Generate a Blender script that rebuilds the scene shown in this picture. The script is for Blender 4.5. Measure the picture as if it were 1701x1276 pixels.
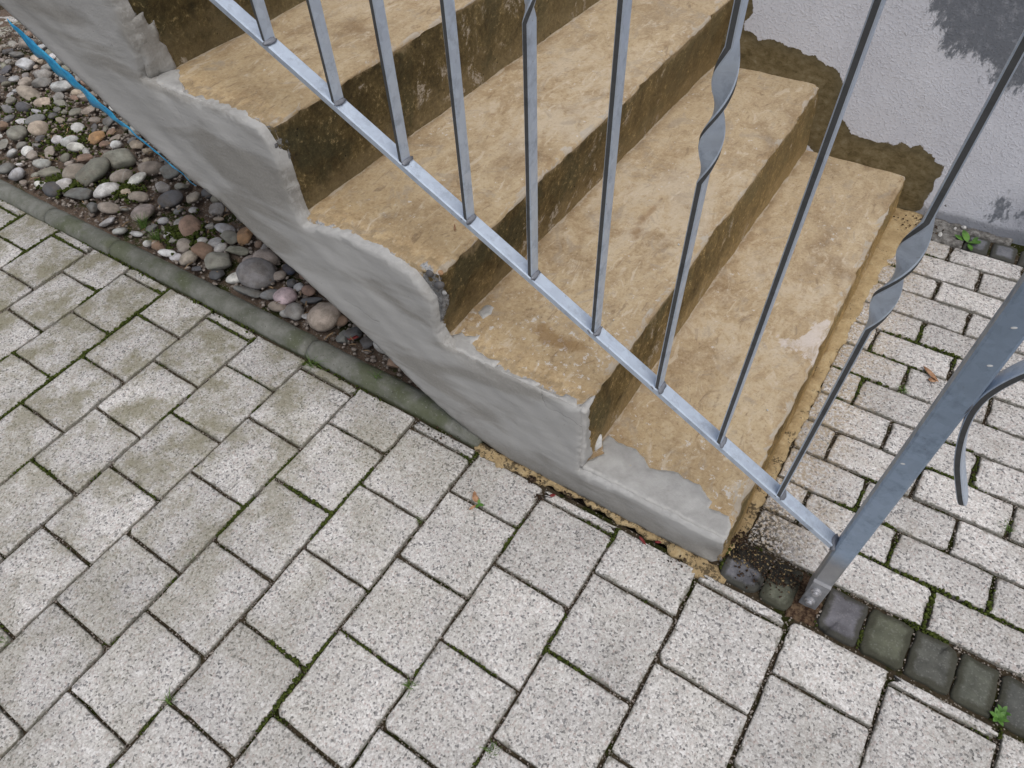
import bpy, bmesh, math, random
import numpy as np
from mathutils import Vector, Matrix, noise as mn
from mathutils.geometry import delaunay_2d_cdt
random.seed(11)
rng = np.random.default_rng(5)
for o in list(bpy.data.objects):
    bpy.data.objects.remove(o)
scene = bpy.context.scene
COL = scene.collection
# ------------------------------------------------------------------ camera, sky, sun, exposure
cam_d = bpy.data.cameras.new('camera')
cam_d.sensor_width = 36.0
cam_d.lens = 36.0 * 1168.14 / 1701.0
cam_d.clip_start = 0.02
cam_d.clip_end = 500
cam = bpy.data.objects.new('camera', cam_d)
COL.objects.link(cam)
CAM = Vector((0.06973, -0.57365, 1.22105))
RX = Vector((0.83496, 0.54695, -0.06073))
RD = Vector((0.39470, -0.67209, -0.62650))
RF = Vector((-0.38348, 0.49913, -0.77705))
m = Matrix.Identity(4)
for i, v in enumerate((RX, -RD, -RF)):
    for j in range(3):
        m[j][i] = v[j]
m.translation = CAM
cam.matrix_world = m
scene.camera = cam
scene.render.resolution_x, scene.render.resolution_y = 1024, 768
world = bpy.data.worlds.new('World')
scene.world = world
world.use_nodes = True
wn = world.node_tree
wn.nodes.clear()
sky = wn.nodes.new('ShaderNodeTexSky')
sky.sky_type = 'NISHITA'
sky.sun_disc = False
SUN_EL, SUN_AZ = math.radians(66), math.radians(120)   # azimuth clockwise from +Y
sky.sun_elevation = SUN_EL
sky.sun_rotation = SUN_AZ
sky.air_density = 1.0
sky.dust_density = 4.0
sky.ozone_density = 1.0
hs = wn.nodes.new('ShaderNodeHueSaturation')
hs.inputs['Saturation'].default_value = 0.48
bg = wn.nodes.new('ShaderNodeBackground')
bg.inputs['Strength'].default_value = 0.12
wo = wn.nodes.new('ShaderNodeOutputWorld')
wn.links.new(sky.outputs['Color'], hs.inputs['Color'])
wn.links.new(hs.outputs['Color'], bg.inputs['Color'])
wn.links.new(bg.outputs['Background'], wo.inputs['Surface'])
sun_d = bpy.data.lights.new('sun', 'SUN')
sun_d.energy = 1.1
sun_d.angle = math.radians(50)
sun_d.color = (1.0, 0.985, 0.965)
sun = bpy.data.objects.new('sun', sun_d)
COL.objects.link(sun)
sd = Vector((math.sin(SUN_AZ) * math.cos(SUN_EL), math.cos(SUN_AZ) * math.cos(SUN_EL), math.sin(SUN_EL)))
sun.rotation_euler = sd.to_track_quat('Z', 'Y').to_euler()
sun.location = (2, -3, 5)
vs = scene.view_settings
scene.cycles.max_bounces = 5
scene.cycles.diffuse_bounces = 3
scene.cycles.glossy_bounces = 3
vs.view_transform = 'Standard'
vs.look = 'None'
vs.exposure = 0.2
vs.gamma = 1.0
vs.use_curve_mapping = False

DATA = {"side": [[0.0244, -0.0], [0.0164, 0.0884], [-0.0616, 0.0874], [-0.1681, 0.0881], [-0.2699, 0.0837], [-0.2651, 0.1839], [-0.2621, 0.277], [-0.3063, 0.2739], [-0.3663, 0.2765], [-0.4284, 0.281], [-0.4929, 0.2838], [-0.554, 0.2801], [-0.5653, 0.3013], [-0.562, 0.3343], [-0.5586, 0.3876], [-0.5756, 0.4063], [-0.5973, 0.4319], [-0.6288, 0.4422], [-0.6613, 0.4495], [-0.699, 0.4497], [-0.7444, 0.4551], [-0.7841, 0.4474], [-0.8439, 0.4375], [-0.8515, 0.4626], [-0.8519, 0.5035], [-0.8492, 0.5586], [-0.8547, 0.5987], [-0.8691, 0.6238], [-0.9193, 0.6334], [-0.9832, 0.6368], [-1.0384, 0.6312], [-1.0987, 0.6379], [-1.1556, 0.6383], [-1.1442, 0.6646], [-1.1308, 0.7035], [-1.1244, 0.7342], [-1.1245, 0.7596], [-1.1264, 0.8025], [-1.1298, 0.8842], [-1.2351, 0.871], [-1.6051, 0.7399], [-1.5359, 0.6927], [-1.4763, 0.654], [-1.3836, 0.5866], [-1.2998, 0.5273], [-1.1737, 0.4454], [-1.0756, 0.4015], [-1.0158, 0.3503], [-0.9088, 0.2859], [-0.7748, 0.1989], [-0.6423, 0.087], [-0.5785, 0.0468], [-0.5202, 0.0194], [-0.4245, -0.0101], [-0.3513, -0.0073], [-0.2136, -0.0042], [-0.0856, -0.0057]], "patch1": [[-0.2678, 0.0398], [-0.2607, 0.0714], [-0.2447, 0.1005], [-0.261, 0.1219], [-0.2576, 0.1412], [-0.232, 0.1363], [-0.1977, 0.1398], [-0.1755, 0.1309], [-0.1566, 0.1149], [-0.1285, 0.1238], [-0.1076, 0.1337], [-0.092, 0.1272], [-0.0635, 0.1287], [-0.0449, 0.1142], [-0.0301, 0.1081], [-0.0314, 0.0923], [-0.0122, 0.0941], [0.0068, 0.0959], [0.0163, 0.0775], [0.0194, 0.0558], [0.0111, 0.039], [-0.0113, 0.037], [-0.0427, 0.0367], [-0.0796, 0.0383], [-0.1175, 0.0399], [-0.1734, 0.0415], [-0.2224, 0.0431]], "patch2": [[-0.5677, 0.0459], [-0.5658, 0.0674], [-0.5564, 0.0769], [-0.5491, 0.0893], [-0.5372, 0.0818], [-0.5202, 0.0896], [-0.5152, 0.1007], [-0.5139, 0.0852], [-0.5156, 0.0741], [-0.4998, 0.0653], [-0.4828, 0.0634], [-0.4704, 0.0589], [-0.449, 0.0637], [-0.4478, 0.0529], [-0.4213, 0.0494], [-0.4026, 0.0529], [-0.3782, 0.0561], [-0.3575, 0.0555], [-0.3655, 0.0453], [-0.3463, 0.0422], [-0.3269, 0.043], [-0.3152, 0.0517], [-0.3093, 0.0605], [-0.2886, 0.0586], [-0.2765, 0.0518], [-0.2695, 0.0734], [-0.2642, 0.0835], [-0.2625, 0.0705], [-0.2613, 0.0539], [-0.2726, 0.0403], [-0.3016, 0.0335], [-0.3324, 0.038], [-0.3761, 0.0391], [-0.4193, 0.0375], [-0.4615, 0.0372], [-0.4829, 0.0324], [-0.5275, 0.0374]], "patch2b": [[-0.5509, 0.1519], [-0.5512, 0.1714], [-0.5428, 0.1784], [-0.5336, 0.177], [-0.5276, 0.1609], [-0.5342, 0.1421]], "patch4": [[-1.1729, 0.0475], [-1.1632, 0.0663], [-1.1634, 0.0853], [-1.1336, 0.1073], [-1.112, 0.092], [-1.1001, 0.0793], [-1.0698, 0.0673], [-1.0585, 0.0551], [-1.0383, 0.0566], [-0.9959, 0.0437], [-1.0023, 0.0362], [-1.0423, 0.0415], [-1.0676, 0.0417], [-1.1062, 0.0444], [-1.1417, 0.0492]], "patch5": [[0.0385, 0.6474], [0.0442, 0.6703], [0.0497, 0.6967], [0.0561, 0.7199], [0.0595, 0.738], [0.0721, 0.7387], [0.0867, 0.7387], [0.0852, 0.7277], [0.0887, 0.7164], [0.1016, 0.7212], [0.1024, 0.7048], [0.0972, 0.6866], [0.1052, 0.6727], [0.108, 0.6587], [0.109, 0.641], [0.1132, 0.6235], [0.0969, 0.6289], [0.0735, 0.6353], [0.0559, 0.637]], "brown": [[-0.5677, 0.4502], [-0.4727, 0.4661], [-0.4666, 0.4378], [-0.4631, 0.4084], [-0.4791, 0.3796], [-0.4728, 0.3625], [-0.4445, 0.3602], [-0.4359, 0.346], [-0.4101, 0.354], [-0.3773, 0.3528], [-0.3589, 0.3435], [-0.3329, 0.3463], [-0.3089, 0.3356], [-0.2884, 0.3374], [-0.2639, 0.3243], [-0.2367, 0.3197], [-0.2185, 0.3105], [-0.2078, 0.2832], [-0.1993, 0.2462], [-0.1931, 0.2074], [-0.1783, 0.1937], [-0.1585, 0.1813], [-0.1485, 0.1661], [-0.1157, 0.1634], [-0.0833, 0.1608], [-0.0596, 0.1678], [-0.0428, 0.1637], [-0.0272, 0.1773], [-0.0042, 0.1693], [0.0141, 0.1807], [0.0258, 0.1694], [0.0476, 0.1641], [0.0646, 0.1453], [0.082, 0.1448], [0.086, 0.1154], [0.0769, 0.0999], [0.0832, 0.0702], [0.0759, 0.0348], [0.0778, 0.0085], [0.0589, -0.0053], [-0.0237, -0.0358], [-0.3714, 0.1842], [-0.5645, 0.2568]], "dark": [[-0.1401, 0.6207], [-0.0922, 0.5038], [-0.071, 0.4766], [-0.0667, 0.4593], [-0.0417, 0.4458], [-0.0308, 0.4177], [-0.0044, 0.4066], [0.0295, 0.4092], [0.0778, 0.3962], [0.0813, 0.368], [0.1007, 0.3628], [0.1297, 0.3551], [0.1665, 0.3494], [0.2498, 0.3461], [0.1338, 0.6574]], "dark2": [[0.2304, 0.0384], [0.2208, 0.061], [0.2237, 0.1094], [0.2523, 0.0977], [0.2668, 0.065], [0.2566, 0.045]], "dark3": [[0.2798, 0.057], [0.272, 0.0797], [0.2802, 0.0984], [0.3103, 0.1306], [0.3581, 0.0286], [0.3037, 0.0467]], "spot": [[0.1267, 0.043]], "stones": [[-1.292, 0.165, 0.1006, 0.0704, 20, "grey", "r", "large grey pebble with a pale vein, biggest among the gravel"], [-1.173, 0.147, 0.0545, 0.0481, 0, "pink", "r", "pinkish white round pebble near the edging"], [-1.032, 0.116, 0.0817, 0.0696, 10, "cream", "r", "large cream cobble next to the edging joint"], [-1.276, 0.099, 0.0856, 0.0264, 5, "slate", "a", "flat dark slate piece beside the edging"], [-1.344, 0.133, 0.0509, 0.0272, -35, "white", "r", "white oblong pebble beside the veined grey pebble"], [-1.345, 0.194, 0.0378, 0.0378, 70, "greybr", "r", "egg shaped beige grey pebble behind the veined pebble"], [-1.316, 0.221, 0.0684, 0.0445, 15, "greybr", "r", "taupe broad pebble close under the plaster edge"], [-1.421, 0.151, 0.0701, 0.0666, 60, "green", "a", "greenish grey angular stone near the edging"], [-1.401, 0.098, 0.0448, 0.0345, 10, "dkgrey", "a", "dark grey rough lump next to greenish stone"], [-1.497, 0.158, 0.0612, 0.0468, 20, "rust", "a", "rusty brown angular stone behind greenish stone"], [-1.438, 0.26, 0.0539, 0.0503, 0, "orange", "a", "orange brown split stone tucked under the plaster edge"], [-1.514, 0.256, 0.0553, 0.0276, 10, "lgrey", "r", "pale grey striped oval pebble in dark gravel"], [-1.535, 0.189, 0.0294, 0.0238, 0, "white", "r", "small white round pebble left of the white pair"], [-1.496, 0.201, 0.0308, 0.0326, 60, "lgrey", "r", "pale upright egg pebble of the white pair"], [-1.464, 0.191, 0.0394, 0.0269, 0, "white", "r", "white flat pebble in front of the pale egg pebble"], [-1.473, 0.234, 0.0543, 0.0362, 30, "green", "a", "olive stone behind the white pebble pair"], [-1.216, 0.136, 0.0519, 0.026, -5, "slate", "r", "slate grey pebble left of the pink pebble"], [-1.17, 0.1, 0.0476, 0.027, 5, "greybr", "r", "brown grey pebble below the pink pebble"], [-1.117, 0.118, 0.0468, 0.0375, 50, "grey", "r", "grey rounded pebble between pink pebble and cream cobble"], [-1.133, 0.09, 0.0468, 0.0203, 12, "lgrey", "r", "white speckled flat pebble touching the edging"], [-1.166, 0.187, 0.0242, 0.0322, 60, "lgrey", "a", "thin grey sliver standing right of pink pebble"], [-1.106, 0.169, 0.0597, 0.0189, -8, "dkgrey", "a", "dark flat flake behind the cream cobble"], [-1.054, 0.162, 0.0432, 0.0308, 30, "cream", "r", "small beige pebble behind the cream cobble"], [-0.996, 0.155, 0.0453, 0.0272, 35, "rust", "r", "reddish brown pebble right of the cream cobble"], [-0.938, 0.138, 0.0471, 0.0354, -40, "dkgrey", "a", "dark layered stone near the edging end"], [-0.955, 0.11, 0.0383, 0.0324, 60, "slate", "a", "grey blue angular stone at the edging joint"], [-1.234, 0.224, 0.0366, 0.0266, 20, "navy", "r", "blue black pebble in the shade of the plaster edge"], [-1.193, 0.189, 0.0293, 0.0228, 0, "dkgrey", "a", "black small stone under the plaster edge"], [-1.242, 0.193, 0.0265, 0.0298, 70, "greybr", "r", "brown small pebble right of the veined pebble"], [-1.134, 0.19, 0.0383, 0.0255, 30, "rust", "r", "brown pebble close under plaster near the flake"], [-1.413, 0.205, 0.0635, 0.0282, -10, "green", "a", "brown olive shard behind the white pebbles"], [-0.892, 0.133, 0.0319, 0.0319, 40, "dkgrey", "a", "dark stone against the plaster foot"], [-1.345, 0.13, 0.0034, 0.0034, 0, "white", "r", "tiny white chip near the white oblong pebble"], [-1.519, 0.092, 0.0592, 0.0423, 20, "greybr", "r", "taupe oval pebble leaning on the edging"], [-1.597, 0.091, 0.0478, 0.0196, 8, "white", "r", "white flat pebble left of the taupe oval pebble"], [-1.561, 0.11, 0.0387, 0.0215, 10, "white", "r", "white small pebble above the taupe oval pebble"], [-2.37, 0.298, 0.0374, 0.0287, 0, "white", "r", "small round white pebble far back in gravel"], [-2.323, 0.314, 0.0454, 0.0454, 60, "lgrey", "r", "light grey egg pebble far back in gravel"], [-2.275, 0.303, 0.0531, 0.0335, 0, "white", "r", "white oval pebble far back in front of light egg"], [-2.256, 0.372, 0.056, 0.0504, 20, "orange", "a", "orange brown broken stone far back in gravel"], [-2.168, 0.377, 0.0355, 0.0273, 0, "white", "r", "white pebble right of the far orange stone"], [-2.374, 0.377, 0.0464, 0.0319, 10, "white", "r", "rear white pebble near the blue foil strip"], [-2.407, 0.21, 0.0346, 0.0317, 0, "white", "r", "small white pebble near the left picture edge"], [-2.33, 0.099, 0.0557, 0.0334, -10, "lgrey", "r", "pale pebble by the far edging stone"], [-2.213, 0.125, 0.035, 0.0242, 0, "white", "r", "white pebble behind the edging joint"], [-2.133, 0.148, 0.0683, 0.0368, -30, "white", "r", "leftmost white oblong pebble"], [-2.144, 0.211, 0.0584, 0.0637, 70, "greybr", "r", "upright taupe pebble beside leftmost white oblong pebble"], [-2.088, 0.233, 0.0784, 0.1046, 60, "green", "a", "large grey green slab stone left of the middle"], [-1.977, 0.203, 0.0754, 0.0377, -28, "white", "r", "middle white oblong pebble"], [-1.989, 0.269, 0.0484, 0.056, 75, "greybr", "r", "upright taupe pebble beside middle white oblong pebble"], [-2.072, 0.326, 0.079, 0.0895, 60, "green", "a", "large grey green slab stone behind middle pebbles"], [-1.942, 0.283, 0.0653, 0.0301, -28, "white", "r", "right white oblong pebble"], [-1.942, 0.344, 0.0481, 0.0608, 75, "greybr", "r", "upright taupe pebble beside right white oblong pebble"], [-1.874, 0.36, 0.0745, 0.0547, 20, "slate", "a", "dark speckled stone touching the plaster edge"], [-1.863, 0.23, 0.0632, 0.0292, 10, "greybr", "r", "smooth taupe flat pebble in mid gravel"], [-1.904, 0.154, 0.0634, 0.0317, 5, "greybr", "r", "smooth grey flat pebble near the moss"], [-1.862, 0.099, 0.0525, 0.0239, -25, "lgrey", "a", "pale grey flake near the edging"], [-2.295, 0.19, 0.05, 0.0306, -15, "lgrey", "r", "pale mottled pebble left side of the gravel"], [-2.222, 0.178, 0.0434, 0.0651, 70, "green", "a", "olive slab beside the pale mottled pebble"], [-2.048, 0.149, 0.0971, 0.046, 10, "slate", "a", "mottled grey stone in front of leftmost white oblong"], [-1.68, 0.087, 0.0224, 0.0179, 0, "white", "r", "tiny white pebble in the grass tuft"], [-1.649, 0.16, 0.0246, 0.0179, -20, "white", "r", "small white pebble right of the grass tuft"], [-1.707, 0.192, 0.0321, 0.0183, -15, "lgrey", "r", "small pale pebble at the top of the grass tuft"], [-1.743, 0.122, 0.0368, 0.0138, 10, "lgrey", "r", "pale sliver pebble in the grass tuft"], [-2.142, 0.09, 0.0576, 0.0472, 0, "dkgrey", "r", "dark pebble behind the edging joint"], [-1.566, 0.151, 0.039, 0.0347, 30, "greybr", "r", "brown pebble right of the grass tufts"]], "white1": [[-0.0747, 0.5461], [-0.0458, 0.5487], [-0.027, 0.5596], [-0.0141, 0.5882], [-0.0145, 0.6165], [0.0017, 0.6367], [0.0142, 0.6045], [0.02, 0.566], [0.0219, 0.5265], [0.0183, 0.5111], [0.0035, 0.5225], [-0.0227, 0.5344], [-0.0377, 0.5257], [-0.053, 0.5306]], "damp2": [[-0.4505, 0.1712], [-0.4322, 0.1943], [-0.4003, 0.1876], [-0.3282, 0.1867], [-0.3273, 0.1694], [-0.3589, 0.1481], [-0.3827, 0.1432], [-0.4169, 0.1473]], "damp2b": [[-0.4097, 0.5045], [-0.4145, 0.5469], [-0.4162, 0.5925], [-0.4017, 0.6123], [-0.3933, 0.5747], [-0.3942, 0.5287], [-0.3859, 0.4957], [-0.3927, 0.4767]]}
Y0, YW = 0.043, 1.238

# ------------------------------------------------------------------ helpers
def cam_uv(p):
    d = Vector(p) - CAM
    z = d.dot(RF)
    if z <= 0.05:
        return None
    return (0.5 + 1168.14 * d.dot(RX) / z / 1701.0, 0.5 + 1168.14 * d.dot(RD) / z / 1276.0)

def in_view(p, mg=0.12):
    u = cam_uv(p)
    return u is not None and -mg < u[0] < 1 + mg and -mg < u[1] < 1 + mg

def sst(a, b, x):
    t = min(1.0, max(0.0, (x - a) / (b - a)))
    return t * t * (3 - 2 * t)

def fbm(x, y, z, o=4):
    return mn.fractal(Vector((x, y, z)), 0.9, 2.1, o)

def nz(x, y, z):
    return mn.noise(Vector((x, y, z)))

def tag(o, label=None, cat=None, group=None, kind=None):
    if label: o['label'] = label
    if cat: o['category'] = cat
    if group: o['group'] = group
    if kind: o['kind'] = kind
    return o

def link(o, parent=None):
    COL.objects.link(o)
    if parent is not None:
        o.parent = parent
    return o

def mesh(name, verts, faces, mat, smooth=True):
    me = bpy.data.meshes.new(name)
    me.from_pydata([tuple(v) for v in verts], [], faces)
    if mat: me.materials.append(mat)
    if smooth:
        me.polygons.foreach_set('use_smooth', [True] * len(me.polygons))
    me.update()
    return me

def obj(name, verts, faces, mat, parent=None, smooth=True):
    return link(bpy.data.objects.new(name, mesh(name, verts, faces, mat, smooth)), parent)

def empty(name, loc):
    o = bpy.data.objects.new(name, None)
    o.location = loc
    o.empty_display_size = 0.05
    return link(o)

def child_loc(o, parent):
    """parent with geometry given in world coordinates"""
    o.parent = parent
    o.matrix_parent_inverse = Matrix.Translation(-parent.location)
    return o

def dens(poly, step, closed=True):
    out = []
    n = len(poly)
    for i in range(n if closed else n - 1):
        a = Vector(poly[i]); b = Vector(poly[(i + 1) % n])
        k = max(1, int((b - a).length / step))
        for j in range(k):
            out.append(a.lerp(b, j / k))
    if not closed: out.append(Vector(poly[-1]))
    return out

def sdist(P, poly):
    """signed distance (positive inside), P (n,2) array"""
    V = np.array(poly); n = len(V)
    d = np.full(len(P), 1e9); ins = np.zeros(len(P), bool)
    for i in range(n):
        a = V[i]; b = V[(i + 1) % n]
        e = b - a; w = P - a
        t = np.clip((w @ e) / max(1e-12, e @ e), 0, 1)
        q = w - t[:, None] * e
        d = np.minimum(d, np.hypot(q[:, 0], q[:, 1]))
        c = (a[1] <= P[:, 1]) != (b[1] <= P[:, 1])
        xi = a[0] + (P[:, 1] - a[1]) * (b[0] - a[0]) / (b[1] - a[1] if b[1] != a[1] else 1e-9)
        ins ^= c & (P[:, 0] < xi)
    return np.where(ins, d, -d)

def cdt(poly, grid, edge=0.005, jit=0.0012, seed=0.0):
    """triangulated polygon with inner grid points; returns pts(n,2), tris, dist to edge, boundary loop"""
    bp = dens(poly, edge)
    n = len(bp)
    out = []
    for i, p in enumerate(bp):
        t = (bp[(i + 1) % n] - bp[i - 1]); t.normalize() if t.length else None
        k = fbm(p.x * 60 + seed, p.y * 60, seed, 4) * jit * 1.6 + nz(p.x * 130, p.y * 130, seed) * jit * (.8 if jit > .002 else .3)
        out.append(p + Vector((t.y, -t.x)) * k)
    bp = out
    B = np.array([(p.x, p.y) for p in bp])
    lo, hi = B.min(0), B.max(0)
    gx, gy = np.meshgrid(np.arange(lo[0], hi[0], grid), np.arange(lo[1], hi[1], grid))
    G = np.c_[gx.ravel(), gy.ravel()] + rng.uniform(-.25, .25, (gx.size, 2)) * grid
    G = G[sdist(G, B) > grid * 0.45]
    pts = bp + [Vector(g) for g in G]
    vs_, es_, fs_, _, _, _ = delaunay_2d_cdt(pts, [], [list(range(n))], 1, 1e-6)
    P = np.array([(v.x, v.y) for v in vs_])
    tr = []
    for f in fs_:
        a, b, c = f[0], f[1], f[2]
        if ((P[b] - P[a])[0] * (P[c] - P[a])[1] - (P[b] - P[a])[1] * (P[c] - P[a])[0]) < 0:
            f = list(reversed(f))
        tr.append(tuple(f))
    d = np.maximum(0, sdist(P, B))
    cnt = {}
    for f in tr:
        for i in range(len(f)):
            e = (f[i], f[(i + 1) % len(f)])
            cnt[e] = 1
    bound = [e for e in cnt if (e[1], e[0]) not in cnt]
    return P, tr, d, bound

# ------------------------------------------------------------------ node material helper
class Mat:
    def __init__(s, name, rough=0.8, spec=0.3):
        s.m = bpy.data.materials.new(name); s.m.use_nodes = True
        s.t = s.m.node_tree
        s.b = s.t.nodes['Principled BSDF']
        s.b.inputs['Roughness'].default_value = rough
        s.b.inputs['Specular IOR Level'].default_value = spec
        s._tc = None; s._geo = None; s._oi = None
    def put(s, sock, v):
        if isinstance(v, bpy.types.NodeSocket): s.t.links.new(v, sock)
        elif v is not None:
            if hasattr(sock.default_value, '__len__') and not hasattr(v, '__len__'): v = (v,) * len(sock.default_value)
            if hasattr(sock.default_value, '__len__') and len(sock.default_value) == 4 and len(v) == 3: v = (*v, 1)
            sock.default_value = v
    def n(s, typ, ins=None, **at):
        nd = s.t.nodes.new(typ)
        for k, v in at.items(): setattr(nd, k, v)
        for k, v in (ins or {}).items(): s.put(nd.inputs[k], v)
        return nd
    @property
    def obco(s):
        if not s._tc: s._tc = s.n('ShaderNodeTexCoord')
        return s._tc.outputs['Object']
    @property
    def pos(s):
        if not s._geo: s._geo = s.n('ShaderNodeNewGeometry')
        return s._geo.outputs['Position']
    @property
    def oi(s):
        if not s._oi: s._oi = s.n('ShaderNodeObjectInfo')
        return s._oi
    def sep(s, v): return s.n('ShaderNodeSeparateXYZ', {0: v}).outputs
    def xyz(s, x, y, z): return s.n('ShaderNodeCombineXYZ', {0: x, 1: y, 2: z}).outputs[0]
    def vm(s, op, a, b=None):
        return s.n('ShaderNodeVectorMath', {0: a, 1: b}, operation=op).outputs[0]
    def noise(s, scale, detail=4, rough=.55, vec=None, dist=0):
        return s.n('ShaderNodeTexNoise', {'Vector': vec if vec is not None else s.pos, 'Scale': scale, 'Detail': detail, 'Roughness': rough, 'Distortion': dist}).outputs['Fac']
    def vor(s, scale, vec=None, feature='F1', rand=1.0):
        return s.n('ShaderNodeTexVoronoi', {'Vector': vec if vec is not None else s.pos, 'Scale': scale, 'Randomness': rand}, feature=feature).outputs
    def ramp(s, fac, stops, interp='LINEAR'):
        r = s.n('ShaderNodeValToRGB', {0: fac}); cr = r.color_ramp; cr.interpolation = interp
        while len(cr.elements) < len(stops): cr.elements.new(0.5)
        for e, (p, c) in zip(cr.elements, stops):
            e.position = p
            c = (c, c, c) if not hasattr(c, '__len__') else c
            e.color = (*c, 1)
        return r.outputs[0]
    def mix(s, f, a, b, blend='MIX'):
        nd = s.n('ShaderNodeMix', data_type='RGBA', blend_type=blend)
        s.put(nd.inputs[0], f); s.put(nd.inputs[6], a); s.put(nd.inputs[7], b)
        return nd.outputs[2]
    def ma(s, op, a, b=None, c=None, clamp=False):
        nd = s.n('ShaderNodeMath', operation=op, use_clamp=clamp)
        for i, v in enumerate((a, b, c)):
            if v is not None: s.put(nd.inputs[i], v)
        return nd.outputs[0]
    def mr(s, v, a, b, c=0., d=1., smooth=True):
        return s.n('ShaderNodeMapRange', {0: v, 1: a, 2: b, 3: c, 4: d}, interpolation_type='SMOOTHSTEP' if smooth else 'LINEAR', clamp=True).outputs[0]
    def attr(s, name): return s.n('ShaderNodeAttribute', attribute_name=name).outputs['Fac']
    def bump(s, h, strength, dist, normal=None):
        nd = s.n('ShaderNodeBump', {'Height': h, 'Strength': strength, 'Distance': dist})
        if normal is not None: s.put(nd.inputs['Normal'], normal)
        return nd.outputs[0]
    def col(s, c): s.put(s.b.inputs['Base Color'], c)
    def nrm(s, v): s.put(s.b.inputs['Normal'], v)
    def rgh(s, v): s.put(s.b.inputs['Roughness'], v)

# ------------------------------------------------------------------ materials
def paver_material(name, ochre=False):
    M = Mat(name, 0.85, 0.25)
    off = M.ma('MULTIPLY', M.oi.outputs['Random'], 37.0)
    v = M.vm('ADD', M.obco, M.xyz(off, M.ma('MULTIPLY', off, 1.7), 0.0))
    g = M.vor(290, v)
    rnd = M.sep(g['Color'])
    base = M.ramp(rnd[0], [(0, (.04, .038, .04)), (.10, (.09, .085, .087)), (.15, (.32, .305, .29)), (.40, (.45, .43, .41)), (.50, (.39, .315, .29)), (.56, (.46, .44, .42)), (.66, (.51, .495, .475)), (.85, (.57, .555, .535)), (1, (.70, .69, .68))])
    g2 = M.vor(520, v)
    base = M.mix(.38, base, M.ramp(M.sep(g2['Color'])[1], [(0, .10), (.2, .36), (.6, .50), (1, .64)]))
    px = M.sep(M.pos)
    big = M.noise(6.5, 4, .62, M.vm('ADD', M.pos, (0, 7.3, 0)))
    tone = M.ma('MULTIPLY', M.ma('MULTIPLY_ADD', M.oi.outputs['Random'], .20, .925), M.mr(big, .25, .75, .86, 1.12))
    base = M.mix(1.0, base, M.n('ShaderNodeCombineColor', {0: tone, 1: M.ma('MULTIPLY', tone, .985), 2: M.ma('MULTIPLY', tone, .970)}).outputs[0], 'MULTIPLY')
    dn = M.noise(48, 4, .68)
    al = M.noise(8.5, 5, .65, M.vm('ADD', M.pos, (3.1, 0, 0)))
    alm = M.ma('ADD', al, M.ma('MULTIPLY', M.ma('SUBTRACT', dn, .5), .30))
    if not ochre:      # algae: more towards the damp far end of the path
        far = M.mr(px[0], -0.25, -1.15, .0, 1.0)
        am = M.ma('MULTIPLY', M.mr(alm, .38, .64), M.ma('MULTIPLY_ADD', M.ma('MULTIPLY', far, M.mr(px[1], -.75, -.25, .35, 1.0)), .64, .13))
        base = M.mix(am, base, M.mix(dn, (.115, .105, .05), (.23, .21, .125)))
    else:
        base = M.mix(M.ma('MULTIPLY', M.mr(alm, .5, .72), .25), base, (.20, .17, .12))
    ed = M.attr('edge')
    em = M.ma('MULTIPLY', M.mr(M.ma('ADD', ed, M.ma('MULTIPLY', M.ma('SUBTRACT', dn, .5), .034)), .004, -.003), .62)
    base = M.mix(em, base, M.mix(al, (.055, .046, .034), (.085, .085, .04)))
    if ochre:
        xm = M.ma('ADD', px[0], M.ma('MULTIPLY', M.ma('SUBTRACT', M.noise(14, 5, .65), .5), .16))
        gn = M.noise(130, 3, .7)
        om = M.ma('MULTIPLY', M.mr(xm, .22, .045), M.mr(gn, .40, .58))
        base = M.mix(M.ma('MULTIPLY', om, M.mr(g['Distance'], .0, .55, .35, .75)), base, M.mix(dn, (.40, .30, .165), (.27, .205, .13)))
        gm = M.ma('MULTIPLY', M.mr(M.ma('ADD', px[1], M.ma('MULTIPLY', dn, .1)), .36, .18), M.mr(xm, .17, .06))
        gm = M.ma('MULTIPLY', gm, M.mr(M.noise(170, 3, .7), .46, .54))
        base = M.mix(gm, base, (.03, .024, .016))
    M.col(base)
    h = M.ma('ADD', M.ma('MULTIPLY', g['Distance'], -1.0), M.ma('MULTIPLY', dn, .8))
    M.nrm(M.bump(h, .5, .0016))
    return M.m

def soil_material(name, a, b, moss, mossamt, scale=30):
    M = Mat(name, 1.0, 0.05)
    n1 = M.noise(scale * 6, 4, .7)
    c = M.mix(n1, a, b)
    mm = M.mr(M.noise(scale * .35, 4, .65), .62 - mossamt * .3, .70 - mossamt * .3)
    c = M.mix(mm, c, M.mix(M.noise(scale * 12, 2), moss, tuple(x * .45 for x in moss)))
    sp = M.vor(420)
    c = M.mix(M.mr(M.sep(sp['Color'])[0], .93, .95), c, (.28, .25, .21))
    M.col(c)
    M.nrm(M.bump(M.noise(scale * 9, 5, .7), 1.0, .006))
    return M.m

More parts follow.
